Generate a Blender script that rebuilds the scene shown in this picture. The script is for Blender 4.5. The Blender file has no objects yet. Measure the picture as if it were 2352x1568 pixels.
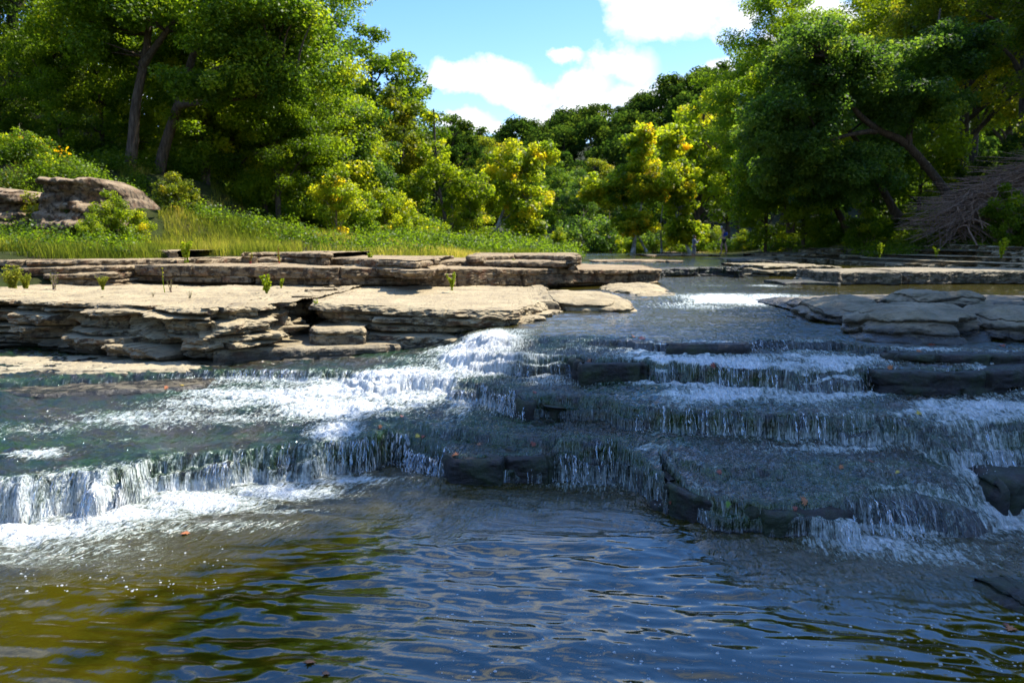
import bpy, math, random
import numpy as np
from mathutils import Vector
random.seed(7)
S = bpy.context.scene
COL = S.collection
R = math.radians
# ------------------------------------------------------------------ camera
CAMZ = 1.7; PITCH = R(6.95); F = 1829.0
SUN_AZ = R(70); SUN_EL = R(57)          # azimuth measured from +Y (view) towards +X
cam = bpy.data.cameras.new('camera'); camo = bpy.data.objects.new('camera', cam); COL.objects.link(camo)
camo.location = (0, 0, CAMZ); camo.rotation_euler = (R(90) - PITCH, 0, 0)
cam.sensor_width = 36; cam.lens = 36 * F / 2352; cam.clip_end = 3000; cam.clip_start = .05
cam.dof.use_dof = True; cam.dof.focus_distance = 5.6; cam.dof.aperture_fstop = 3.0
S.camera = camo
def ray(px, py):
    cp, sp = math.cos(PITCH), math.sin(PITCH)
    u, v = (px - 1176) / F, (784 - py) / F
    return (u, cp + v * sp, -sp + v * cp)
def W(px, py, z):
    """picture position + height above the pool -> ground point"""
    d = ray(px, py); t = (z - CAMZ) / d[2]
    return (d[0] * t, d[1] * t, z)
def WD(px, py, Y):
    """picture position + distance ahead -> point"""
    d = ray(px, py); t = Y / d[1]
    return (d[0] * t, Y, CAMZ + d[2] * t)
# ------------------------------------------------------------------ noise
def _hash(ix, iy, iz, seed):
    h = (ix.astype(np.int64) * 374761393 + iy.astype(np.int64) * 668265263 + iz.astype(np.int64) * 2147483647 + seed * 1274126177) & 0xffffffff
    h = ((h ^ (h >> 13)) * 1274126177) & 0xffffffff
    h = ((h ^ (h >> 16)) * 2246822519) & 0xffffffff
    return ((h ^ (h >> 15)) & 0xffffff) / float(0xffffff)
def vn(x, y, z=None, seed=0):
    x = np.asarray(x, float); y = np.asarray(y, float) + np.zeros_like(x)
    z = np.zeros_like(x) if z is None else np.asarray(z, float) + np.zeros_like(x)
    ix, iy, iz = np.floor(x), np.floor(y), np.floor(z)
    fx, fy, fz = x - ix, y - iy, z - iz
    fx, fy, fz = [f * f * f * (f * (f * 6 - 15) + 10) for f in (fx, fy, fz)]
    def L(a, b, t): return a + (b - a) * t
    o = []
    for dz in (0, 1):
        a = L(_hash(ix, iy, iz + dz, seed), _hash(ix + 1, iy, iz + dz, seed), fx)
        b = L(_hash(ix, iy + 1, iz + dz, seed), _hash(ix + 1, iy + 1, iz + dz, seed), fx)
        o.append(L(a, b, fy))
    return L(o[0], o[1], fz) * 2 - 1
def fbm(x, y, z=None, seed=0, oct=4, gain=.5):
    s = 0; a = 1.0; n = 0; f = 1.0
    for k in range(oct):
        s = s + a * vn(np.asarray(x) * f + 17.3 * k, np.asarray(y) * f - 9.1 * k, None if z is None else np.asarray(z) * f, seed + k)
        n += a; a *= gain; f *= 2.03
    return s / n
def cell(x, seed=0):
    """blocky 1-D noise -1..1"""
    x = np.asarray(x, float); i = np.floor(x)
    return _hash(i, i * 0, i * 0, seed) * 2 - 1
def sstep(a, b, x):
    t = np.clip((x - a) / (b - a), 0, 1); return t * t * (3 - 2 * t)
# ------------------------------------------------------------------ mesh helpers
def np_mesh(name, V, Fa, smooth=True, attrs=None):
    """V (n,3), Fa (m,k) constant k"""
    me = bpy.data.meshes.new(name)
    V = np.asarray(V, np.float32); Fa = np.asarray(Fa, np.int32)
    k = Fa.shape[1]
    me.vertices.add(len(V)); me.vertices.foreach_set('co', V.ravel())
    me.loops.add(Fa.size); me.loops.foreach_set('vertex_index', Fa.ravel())
    me.polygons.add(len(Fa)); me.polygons.foreach_set('loop_start', np.arange(len(Fa), dtype=np.int32) * k)
    me.update(calc_edges=True)
    me.polygons.foreach_set('use_smooth', np.full(len(Fa), smooth, bool))
    for n, a in (attrs or {}).items():
        at = me.attributes.new(n, 'FLOAT', 'POINT'); at.data.foreach_set('value', np.asarray(a, np.float32).ravel())
    me.update()
    return me
def grid_faces(nr, nc):
    i = np.arange(nr - 1)[:, None] * nc + np.arange(nc - 1)[None, :]
    return np.stack([i, i + 1, i + nc + 1, i + nc], -1).reshape(-1, 4)
def link(name, me, mat=None, parent=None):
    o = bpy.data.objects.new(name, me); COL.objects.link(o)
    if mat and not me.materials: me.materials.append(mat)
    if parent: o.parent = parent
    return o
def empty(name, loc=(0, 0, 0), rz=0):
    o = bpy.data.objects.new(name, None); COL.objects.link(o); o.location = loc; o.rotation_euler = (0, 0, rz)
    o.empty_display_size = .2
    return o
def tag(o, label=None, cat=None, group=None, kind=None):
    if label: o['label'] = label
    if cat: o['category'] = cat
    if group: o['group'] = group
    if kind: o['kind'] = kind
    return o
class MB:
    """collects quads and tubes, then becomes ONE mesh"""
    def __init__(s): s.V = []; s.F = []; s.A = []; s.n = 0
    def add(s, V, Fq, a=0.0):
        V = np.asarray(V, float); Fq = np.asarray(Fq, int)
        s.V.append(V); s.F.append(Fq + s.n); s.A.append(np.full(len(V), a) if np.isscalar(a) else np.asarray(a)); s.n += len(V)
    def tube(s, pts, rad, sides=6, a=0.0, flat=1.0):
        P = np.asarray(pts, float); n = len(P); r = np.asarray(rad, float) + np.zeros(n)
        T = np.gradient(P, axis=0); T /= np.linalg.norm(T, axis=1)[:, None] + 1e-9
        ref = np.array([0, 0, 1.0]) if abs(T[n // 2, 2]) < .8 else np.array([0, 1.0, 0])
        A = np.cross(T, ref); A /= np.linalg.norm(A, axis=1)[:, None] + 1e-9
        B = np.cross(T, A)
        th = np.arange(sides) * 2 * np.pi / sides
        V = P[:, None, :] + r[:, None, None] * (np.cos(th)[None, :, None] * A[:, None, :] + flat * np.sin(th)[None, :, None] * B[:, None, :])
        i = np.arange(n - 1)[:, None] * sides; j = np.arange(sides)[None, :]; j2 = (j + 1) % sides
        Fq = np.stack([i + j, i + j2, i + sides + j2, i + sides + j], -1).reshape(-1, 4)
        s.add(V.reshape(-1, 3), Fq, a)
    def mesh(s, name, smooth=True, an='tint'):
        return np_mesh(name, np.concatenate(s.V), np.concatenate(s.F), smooth, {an: np.concatenate(s.A)})
def curve_pts(ctrl, n=12):
    """Catmull-Rom through control points"""
    C = np.asarray(ctrl, float); C = np.vstack([2 * C[0] - C[1], C, 2 * C[-1] - C[-2]])
    m = len(C) - 3; u = np.linspace(0, m - 1e-6, n); k = u.astype(int); t = (u - k)[:, None]
    p0, p1, p2, p3 = C[k], C[k + 1], C[k + 2], C[k + 3]
    return .5 * (2 * p1 + (p2 - p0) * t + (2 * p0 - 5 * p1 + 4 * p2 - p3) * t ** 2 + (3 * p1 - p0 - 3 * p2 + p3) * t ** 3)
# ------------------------------------------------------------------ material helpers
class NT:
    def __init__(s, name):
        s.m = bpy.data.materials.new(name); s.m.use_nodes = True; s.t = s.m.node_tree; s.t.nodes.clear()
        s.out = s.t.nodes.new('ShaderNodeOutputMaterial')
    def n(s, typ, ins=None, **kw):
        nd = s.t.nodes.new('ShaderNode' + typ)
        for k, v in kw.items(): setattr(nd, k, v)
        for k, v in (ins or {}).items():
            sk = nd.inputs[k]
            if isinstance(v, bpy.types.NodeSocket): s.t.links.new(v, sk)
            else: sk.default_value = v
        return nd
    def math(s, op, a, b=0.0, c=0.0, clamp=False):
        nd = s.n('Math', {0: a, 1: b, 2: c}, operation=op); nd.use_clamp = clamp; return nd.outputs[0]
    def ramp(s, fac, stops, interp='LINEAR'):
        nd = s.n('ValToRGB', {0: fac}); cr = nd.color_ramp; cr.interpolation = interp
        while len(cr.elements) > 1: cr.elements.remove(cr.elements[-1])
        cr.elements[0].position = stops[0][0]; cr.elements[0].color = (*stops[0][1], 1)
        for p, c in stops[1:]:
            e = cr.elements.new(p); e.color = (*c, 1)
        return nd.outputs[0]
    def mix(s, f, a, b):
        nd = s.n('Mix', data_type='RGBA')
        for i, v in ((0, f), (6, a), (7, b)):
            sk = nd.inputs[i]
            if isinstance(v, bpy.types.NodeSocket): s.t.links.new(v, sk)
            else: sk.default_value = (*v, 1) if isinstance(v, tuple) and len(v) == 3 else v
        return nd.outputs[2]
    def noise(s, vec, scale, detail=4, rough=.55, dist=0.0, out=0):
        return s.n('TexNoise', {'Vector': vec, 'Scale': scale, 'Detail': detail, 'Roughness': rough, 'Distortion': dist}).outputs[out]
    def mapr(s, v, a, b, c=0.0, d=1.0):
        return s.n('MapRange', {0: v, 1: a, 2: b, 3: c, 4: d}).outputs[0]
    def attr(s, name): return s.n('Attribute', attribute_name=name).outputs['Fac']
    def pos(s, scale=(1, 1, 1)):
        g = s.n('NewGeometry').outputs['Position']
        return s.n('Mapping', {0: g, 3: scale}).outputs[0]
    def obj(s, scale=(1, 1, 1)):
        g = s.n('TexCoord').outputs['Object']
        return s.n('Mapping', {0: g, 3: scale}).outputs[0]
    def done(s, sh):
        s.t.links.new(sh, s.out.inputs[0]); return s.m
SHADE_TREES = [(9.2, 7.3, 'cano', 1.0, .5, 'near bank tree whose high canopy shades the cascade, beyond the right edge'), (7.9, 4.4, 'cano', .95, 2.5, 'near bank tree beside the camera, beyond the right edge'), (12.2, 11.0, 'cano', .95, 1.5, 'near bank tree level with the grey boulder, beyond the right edge'),
 (17.8, 20.5, 'nb', 1.0, .8, 'near bank tree shading the square edged grey ledge, beyond the right edge'), (20.5, 26.5, 'na', 1.0, 4.8, 'farthest of the unseen near bank trees, beyond the right edge')]
# ------------------------------------------------------------------ materials
def rock_mat(name, pale, mid, dark, moss=0.0, wet=0.0, wetline=None, lich_shade=.5, rust=0.0):
    """wetline=(z0,z1): rock is wet/dark below z0, dry above z1"""
    t = NT(name); P = t.pos()
    n1 = t.noise(t.pos((1, 1, 2.5)), 2.2, 6, .6, .4)
    n2 = t.noise(P, 9, 6, .65)
    n3 = t.noise(t.pos((1, 1, 5)), 26, 5, .7)
    base = t.ramp(t.math('ADD', t.math('MULTIPLY', n1, .6), t.math('MULTIPLY', n3, .4)),
                  [(.3, dark), (.47, mid), (.62, pale), (.8, tuple(min(1, c * 1.15) for c in pale))])
    st = t.mapr(n2, .47, .56, 0, min(1, lich_shade * 1.25))
    # steep weathered faces: shade put into the colour, with dark lichen and iron stain
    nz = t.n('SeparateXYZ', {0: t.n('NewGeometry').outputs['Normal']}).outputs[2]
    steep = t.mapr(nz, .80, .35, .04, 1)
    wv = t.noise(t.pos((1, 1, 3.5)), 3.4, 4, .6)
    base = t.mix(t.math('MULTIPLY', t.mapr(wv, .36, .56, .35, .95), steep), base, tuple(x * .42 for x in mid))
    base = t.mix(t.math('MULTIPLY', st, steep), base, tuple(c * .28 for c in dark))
    if rust:
        base = t.mix(t.math('MULTIPLY', t.mapr(t.noise(P, 5, 3), .52, .68, 0, rust), steep), base, (.23, .10, .045))
    if moss:
        mm = t.math('MULTIPLY', t.mapr(t.noise(P, 6, 5), .42, .62, 0, 1), moss)
        base = t.mix(mm, base, t.ramp(n2, [(.3, (.012, .022, .006)), (.7, (.045, .075, .014))]))
    rough = .9
    if wetline:
        z = t.n('SeparateXYZ', {0: P}).outputs[2]
        zz = t.math('ADD', z, t.math('MULTIPLY', t.math('SUBTRACT', n2, .5), .25))
        wt = t.mapr(zz, wetline[0], wetline[1], 1, 0)
        base = t.mix(wt, base, t.ramp(n2, [(.35, (.012, .011, .008)), (.6, (.04, .034, .022)), (.75, (.03, .04, .012))]))
        rough = t.mapr(wt, 0, 1, .9, .25)
    if wet: rough = t.mapr(n3, .3, .7, .38, .8)
    b1 = t.n('Bump', {'Height': n3, 'Strength': .55, 'Distance': .02}).outputs[0]
    b2 = t.n('Bump', {'Height': n2, 'Strength': .6, 'Distance': .05, 'Normal': b1}).outputs[0]
    p = t.n('BsdfPrincipled', {'Base Color': base, 'Roughness': rough, 'Normal': b2, 'Specular IOR Level': .5 if (wet or wetline) else .25})
    return t.done(p.outputs[0])
M = {}
M['lime'] = rock_mat('dry_limestone', (.42, .335, .19), (.32, .25, .14), (.13, .10, .06), wetline=(.42, .62), lich_shade=.75, rust=.35)
M['lime_high'] = rock_mat('dry_limestone_upper', (.37, .285, .165), (.27, .20, .115), (.115, .08, .052), lich_shade=.7, rust=.45)
M['lime_slab'] = rock_mat('pale_limestone_slab', (.42, .35, .22), (.35, .285, .17), (.15, .115, .07), wetline=(.36, .46), lich_shade=.4)
M['grey'] = rock_mat('grey_limestone', (.36, .295, .19), (.24, .195, .125), (.10, .08, .055), wetline=(.84, .95), lich_shade=.7, moss=.25)
M['greymoss'] = rock_mat('grey_mossy_limestone', (.46, .375, .24), (.31, .25, .155), (.11, .09, .06), lich_shade=.7, moss=.4)
M['wet'] = rock_mat('wet_black_rock', (.036, .026, .019), (.020, .015, .011), (.009, .007, .006), wet=1, moss=.5, lich_shade=.3)
M['bould'] = rock_mat('tan_bank_rock', (.38, .29, .18), (.25, .18, .11), (.11, .08, .05), lich_shade=.7, rust=.35)

def leaf_mat(name, stops, trans=.58, tcol=(1.25, 1.2, .40), gloss=.10):
    t = NT(name); a = t.attr('tint')
    oi = t.n('ObjectInfo').outputs['Random']
    f = t.math('ADD', a, t.math('MULTIPLY', t.math('SUBTRACT', oi, .5), .14), clamp=True)
    c = t.ramp(f, stops)
    tc = t.n('Mix', {0: 1.0}, data_type='RGBA', blend_type='MULTIPLY')
    t.t.links.new(c, tc.inputs[6]); tc.inputs[7].default_value = (*[x * 2.2 for x in tcol], 1)
    d = t.n('BsdfDiffuse', {0: c}).outputs[0]; tr = t.n('BsdfTranslucent', {0: tc.outputs[2]}).outputs[0]
    m = t.n('MixShader', {0: trans, 1: d, 2: tr}).outputs[0]
    g = t.n('BsdfGlossy', {0: (1, 1, 1, 1), 1: .5}).outputs[0]
    fr = t.n('Fresnel', {0: 1.4}).outputs[0]
    m = t.n('MixShader', {0: t.math('MULTIPLY', fr, gloss * 1.6), 1: m, 2: g}).outputs[0]
    return t.done(m)
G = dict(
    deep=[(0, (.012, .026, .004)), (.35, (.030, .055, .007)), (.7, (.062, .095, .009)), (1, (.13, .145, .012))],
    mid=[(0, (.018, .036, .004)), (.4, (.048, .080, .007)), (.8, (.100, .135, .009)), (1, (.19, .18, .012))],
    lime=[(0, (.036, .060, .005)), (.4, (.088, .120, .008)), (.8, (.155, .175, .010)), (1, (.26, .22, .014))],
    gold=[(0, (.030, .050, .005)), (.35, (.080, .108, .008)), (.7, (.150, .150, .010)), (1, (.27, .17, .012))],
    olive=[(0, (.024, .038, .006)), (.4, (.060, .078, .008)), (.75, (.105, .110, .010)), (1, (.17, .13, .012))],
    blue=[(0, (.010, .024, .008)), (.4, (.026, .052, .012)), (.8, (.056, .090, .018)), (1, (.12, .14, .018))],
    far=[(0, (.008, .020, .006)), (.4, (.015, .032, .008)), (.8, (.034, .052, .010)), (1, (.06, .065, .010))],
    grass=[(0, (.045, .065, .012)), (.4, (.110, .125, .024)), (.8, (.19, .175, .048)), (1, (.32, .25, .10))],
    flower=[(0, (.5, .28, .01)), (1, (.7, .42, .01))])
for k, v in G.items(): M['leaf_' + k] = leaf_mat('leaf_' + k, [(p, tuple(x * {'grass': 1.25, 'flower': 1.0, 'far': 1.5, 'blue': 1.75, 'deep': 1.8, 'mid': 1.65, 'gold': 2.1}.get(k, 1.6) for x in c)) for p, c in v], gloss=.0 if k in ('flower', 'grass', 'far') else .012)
def bark(name, a, b, c=None):
    t = NT(name); n = t.noise(t.obj((6, 6, 1.2)), 3, 6, .65); n2 = t.noise(t.obj(), 3, 3)
    col = t.ramp(n, [(.35, a), (.65, b)])
    if c: col = t.mix(t.mapr(n2, .48, .55, 0, 1), col, c)
    bp = t.n('Bump', {'Height': n, 'Strength': .8, 'Distance': .05}).outputs[0]
    return t.done(t.n('BsdfPrincipled', {'Base Color': col, 'Roughness': .9, 'Normal': bp, 'Specular IOR Level': .2}).outputs[0])
M['bark'] = bark('brown_bark', (.035, .025, .018), (.12, .09, .065))
M['bark_pale'] = bark('sycamore_bark', (.12, .10, .08), (.30, .27, .22), (.50, .47, .42))
M['twig'] = bark('dead_twig', (.15, .095, .07), (.34, .25, .195))
M['red_stem'] = bark('red_stem', (.25, .03, .03), (.40, .07, .05))

def plain(name, c, r=.7, nz=.25, sc=30):
    t = NT(name); n = t.noise(t.obj(), sc, 3)
    col = t.mix(t.mapr(n, .3, .7, 0, nz), c, tuple(x * .5 for x in c))
    return t.done(t.n('BsdfPrincipled', {'Base Color': col, 'Roughness': r}).outputs[0])
# land: leaf litter, soil and green patches
t = NT('land_soil'); P = t.pos()
n = t.noise(P, 1.3, 6, .65); n2 = t.noise(P, 7, 6, .7)
c = t.ramp(n, [(.32, (.035, .024, .014)), (.48, (.035, .040, .012)), (.62, (.035, .050, .010)), (.8, (.06, .06, .018))])
c = t.mix(t.mapr(n2, .4, .7, 0, .5), c, (.03, .035, .012))
M['soil'] = t.done(t.n('BsdfPrincipled', {'Base Color': c, 'Roughness': .95, 'Specular IOR Level': .1,
    'Normal': t.n('Bump', {'Height': n2, 'Strength': .8, 'Distance': .1}).outputs[0]}).outputs[0])

M['forest_floor'] = plain('forest_floor', (.020, .030, .008), .95, .6, .2) if 'plain' in globals() else M['soil']
# river: murky pool, thin water over mossy rock, foam
def water_mat():
    t = NT('river_water'); P = t.pos()
    foam = t.attr('foam'); face = t.attr('face'); shal = t.attr('shallow'); turb = t.attr('turb')
    fu, fv = t.attr('flow_u'), t.attr('flow_v')
    fl = t.n('CombineXYZ', {0: fu, 1: fv, 2: 0.0}).outputs[0]
    flm = t.n('Mapping', {0: fl, 3: (2.2, 7.5, 1)}).outputs[0]
    ns = t.noise(flm, 4.0, 8, .68, .7)                 # streaks along the flow
    nf = t.noise(P, 34, 5, .7, .3)                      # froth
    rk1 = t.noise(P, 1.6, 5, .6); rk2 = t.noise(P, 7, 6, .65)
    murk = t.ramp(t.noise(P, .7, 4, .55), [(.35, (.028, .024, .0015)), (.65, (.044, .034, .0015))])
    bed = t.ramp(t.math('ADD', t.math('MULTIPLY', rk1, .55), t.math('MULTIPLY', rk2, .45)),
                 [(.34, (.004, .006, .004)), (.44, (.030, .022, .007)), (.53, (.006, .018, .004)), (.60, (.014, .042, .006)), (.70, (.045, .028, .009))])
    col = t.mix(shal, murk, bed)
    steepdark = t.ramp(rk2, [(.4, (.005, .0045, .004)), (.6, (.014, .012, .009)), (.7, (.012, .024, .004))])
    col = t.mix(face, col, steepdark)
    col = t.mix(t.math('MULTIPLY', t.attr('lip'), t.mapr(rk2, .38, .52, 0, .9)), col, t.ramp(nf, [(.35, (.006, .018, .002)), (.65, (.032, .070, .006))]))
    # foam mask
    s = t.math('ADD', t.math('MULTIPLY', ns, .62), t.math('MULTIPLY', nf, .38))
    n5 = t.noise(flm, 13.0, 4, .7, .5)
    s = t.math('ADD', s, t.math('MULTIPLY', t.math('SUBTRACT', n5, .5), t.mapr(foam, .4, 1.2, .42, .14)))
    s = t.math('ADD', s, t.math('MULTIPLY', foam, .40))
    fm = t.mapr(s, .69, .87, 0, 1)
    col = t.mix(fm, col, t.mix(t.mapr(s, .74, .95, 0, 1), (.28, .35, .28), (.74, .76, .74)))
    vs2 = t.noise(t.pos((55, 14, 5)), 1.0, 5, .65, .6)
    stk = t.math('MULTIPLY', t.mapr(t.math('ADD', vs2, t.math('MULTIPLY', foam, .13)), .60, .70, 0, 1), face)
    col = t.mix(t.math('MULTIPLY', stk, .75), col, (.40, .44, .44))
    rough = t.math('ADD', t.mapr(fm, 0, 1, .03, .55), t.math('MULTIPLY', turb, .02))
    # bumps
    cap = t.noise(t.n('Mapping', {0: fl, 3: (2.2, 4.2, 1)}).outputs[0], 5.5, 4, .62, .6)
    fine = t.noise(P, 38, 3, .6)
    vst = t.noise(t.pos((38, 5, 3)), 1.0, 4, .6, .3)
    b0 = t.n('Bump', {'Height': cap, 'Strength': t.math('MULTIPLY', turb, 1.0), 'Distance': .11}).outputs[0]
    b1 = t.n('Bump', {'Height': fine, 'Strength': t.math('MULTIPLY', turb, .4), 'Distance': .014, 'Normal': b0}).outputs[0]
    b2 = t.n('Bump', {'Height': vst, 'Strength': t.math('MULTIPLY', face, 1.0), 'Distance': .05, 'Normal': b1}).outputs[0]
    b3 = t.n('Bump', {'Height': s, 'Strength': t.math('MULTIPLY', fm, .7), 'Distance': .03, 'Normal': b2}).outputs[0]
    p = t.n('BsdfPrincipled', {'Base Color': col, 'Roughness': rough, 'IOR': 1.7, 'Specular IOR Level': .5, 'Normal': b3})
    return t.done(p.outputs[0])
M['water'] = water_mat()

# falling strands: bright aerated water with clear edges
t = NT('falling_water'); a = t.attr('tint')
n = t.noise(t.pos((70, 30, 22)), 1.0, 3, .6)
f = t.mapr(t.math('ADD', n, t.math('MULTIPLY', a, .35)), .64, .88, 0, .85)
d = t.n('BsdfDiffuse', {0: (.66, .69, .70, 1)}).outputs[0]
tl = t.n('BsdfTranslucent', {0: (.64, .69, .72, 1)}).outputs[0]
g = t.n('BsdfGlossy', {0: (1, 1, 1, 1), 1: .12}).outputs[0]
tp = t.n('BsdfTransparent', {0: (.95, .97, .98, 1)}).outputs[0]
wh = t.n('MixShader', {0: .5, 1: d, 2: tl}).outputs[0]
wh = t.n('MixShader', {0: .25, 1: wh, 2: g}).outputs[0]
fr = t.n('Fresnel', {0: 1.33}).outputs[0]
cl = t.n('MixShader', {0: t.math('MULTIPLY', fr, 1.6, clamp=True), 1: tp, 2: g}).outputs[0]
M['fall'] = t.done(t.n('MixShader', {0: f, 1: cl, 2: wh}).outputs[0])
t = NT('foam_bubble')
M['bubble'] = t.done(t.n('MixShader', {0: .45, 1: t.n('BsdfTransparent', {}).outputs[0], 2: t.n('BsdfPrincipled', {'Base Color': (.75, .8, .82, 1), 'Roughness': .12}).outputs[0]}).outputs[0])
M['leaf_orange'] = plain('orange_leaf', (.36, .12, .035), .5)
M['leaf_red'] = plain('red_leaf', (.22, .05, .025), .5)
M['leaf_brown'] = plain('brown_leaf', (.25, .10, .04), .5)
M['leaf_yellow'] = plain('yellow_leaf', (.50, .36, .05), .45)
M['leaf_fresh'] = plain('green_leaf', (.12, .22, .02), .4)
M['skin'] = plain('skin', (.50, .30, .22)); M['skin_brown'] = plain('skin_brown', (.24, .12, .07))
M['navy'] = plain('blue_cloth', (.02, .07, .42)); M['black'] = plain('black_cloth', (.01, .01, .012))
M['denim'] = plain('grey_blue_cloth', (.10, .13, .20)); M['greycloth'] = plain('grey_cloth', (.14, .16, .20))
M['hair'] = plain('dark_hair', (.02, .015, .012)); M['hair_l'] = plain('light_brown_hair', (.18, .10, .05)); M['cap'] = plain('pale_cap', (.80, .80, .88))
# ------------------------------------------------------------------ sky, sun
w = bpy.data.worlds.new('World'); S.world = w; w.use_nodes = True
nt = w.node_tree; nt.nodes.clear()
class WT(NT):
    def __init__(s): s.t = nt
t = WT()
sky = t.n('TexSky', sky_type='NISHITA'); sky.sun_disc = False
sky.sun_elevation = SUN_EL; sky.sun_rotation = SUN_AZ; sky.altitude = 200; sky.air_density = 1.0; sky.dust_density = .6; sky.ozone_density = 2.2
g = t.n('TexCoord').outputs['Generated']
xyz = t.n('SeparateXYZ', {0: g}); dx, dy, dz = xyz.outputs
# cloud layer overhead: project direction on a flat ceiling
zc = t.math('MAXIMUM', dz, .06)
cu, cv = t.math('DIVIDE', dx, zc), t.math('DIVIDE', dy, zc)
cvec = t.n('CombineXYZ', {0: cu, 1: cv, 2: 3.7}).outputs[0]
hi = t.noise(cvec, 1.5, 9, .56, .25)
himask = t.mapr(hi, .54, .62, 0, 1)
himask = t.math('MULTIPLY', himask, t.mapr(dz, .30, .38, 0, 1))      # the low sky ahead has its own cumulus
# cumulus low over the valley: placed by direction (tan azimuth, tan elevation)
yy = t.math('MAXIMUM', dy, .05)
u, v = t.math('DIVIDE', dx, yy), t.math('DIVIDE', dz, yy)
uv = t.n('CombineXYZ', {0: u, 1: v, 2: 0.0}).outputs[0]
nw = t.n('TexNoise', {'Vector': uv, 'Scale': 9.0, 'Detail': 8.0, 'Roughness': .62})
wc = t.n('SeparateColor', {0: nw.outputs['Color']})
u2 = t.math('ADD', u, t.math('MULTIPLY', t.math('SUBTRACT', wc.outputs[0], .5), .11))
v2 = t.math('ADD', v, t.math('MULTIPLY', t.math('SUBTRACT', wc.outputs[1], .5), .09))
def uvp(px, py):
    d = ray(px, py); return d[0] / d[1], d[2] / d[1]
clouds = [(1045, 178, 95, 42), (1140, 185, 90, 45), (1215, 215, 70, 32), (1060, 280, 80, 34), (1120, 305, 70, 24), (1290, 125, 55, 22), (1330, 190, 75, 45),
          (1430, 150, 85, 55), (1430, 230, 190, 50), (1560, 200, 110, 45), (1640, 175, 70, 40), (1260, 285, 100, 26), (1560, 20, 170, 60), (1680, 50, 80, 48), (1480, -30, 130, 50), (1330, 260, 110, 50),
          (1760, 130, 60, 40), (1900, 60, 120, 60), (2250, 160, 160, 70), (2100, 300, 200, 70), (700, -60, 160, 50), (300, 200, 200, 60), (-150, 60, 150, 50), (2700, 100, 200, 80)]
acc = None
for (px, py, rx, ry) in clouds:
    cu_, cv_ = uvp(px, py)
    a = t.math('DIVIDE', t.math('SUBTRACT', u2, cu_), rx / F); b = t.math('DIVIDE', t.math('SUBTRACT', v2, cv_), ry / F)
    # flatter undersides
    q = t.math('SUBTRACT', 1.0, t.math('SQRT', t.math('ADD', t.math('MULTIPLY', a, a), t.math('MULTIPLY', b, b))))
    acc = q if acc is None else t.n('Math', {0: acc, 1: q, 2: .25}, operation='SMOOTH_MAX').outputs[0]
lo = t.mapr(t.math('ADD', acc, t.math('MULTIPLY', t.math('SUBTRACT', nw.outputs[0], .5), 2.1)), -.06, .46, 0, 1)
lo = t.math('MULTIPLY', lo, t.mapr(dy, .1, .3, 0, 1))
mask = t.math('MAXIMUM', himask, lo, clamp=True)
shade = t.mapr(t.noise(uv, 7, 5, .55), .35, .65, .80, 1.0)
ccol = t.n('CombineColor', {0: t.math('MULTIPLY', shade, 5.6), 1: t.math('MULTIPLY', shade, 5.8), 2: t.math('MULTIPLY', shade, 6.0)}).outputs[0]
skc = t.n('HueSaturation', {'Saturation': 1.3, 'Value': 1.08, 'Color': sky.outputs[0]}).outputs[0]
tn = t.n('Mix', {0: 1.0}, data_type='RGBA', blend_type='MULTIPLY'); nt.links.new(skc, tn.inputs[6]); nt.links.new(t.ramp(dz, [(.05, (1.18, 1.02, 1.04)), (.30, (1.08, .98, 1.08)), (.65, (.60, .98, 1.32))]), tn.inputs[7]); skc = tn.outputs[2]
full = t.mix(mask, skc, ccol)
bg = t.n('Background', {0: full, 1: .13}).outputs[0]
o = nt.nodes.new('ShaderNodeOutputWorld'); nt.links.new(bg, o.inputs[0])
sun = bpy.data.lights.new('sun', 'SUN'); sun.energy = 4.7; sun.angle = R(.53); sun.color = (1, .94, .84)
so = bpy.data.objects.new('sun', sun); COL.objects.link(so)
sd = Vector((math.sin(SUN_AZ) * math.cos(SUN_EL), math.cos(SUN_AZ) * math.cos(SUN_EL), math.sin(SUN_EL)))
so.rotation_euler = sd.to_track_quat('Z', 'Y').to_euler(); so.location = sd * 80
S.view_settings.view_transform = 'Standard'; S.view_settings.look = 'None'; S.view_settings.exposure = 1.08
S.cycles.use_denoising = True; S.cycles.max_bounces = 7; S.cycles.transparent_max_bounces = 10
S.cycles.diffuse_bounces = 4; S.cycles.glossy_bounces = 3; S.cycles.transmission_bounces = 5
S.cycles.sample_clamp_indirect = 6; S.cycles.sample_clamp_direct = 0
S.cycles.caustics_reflective = False; S.cycles.caustics_refractive = False
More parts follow.
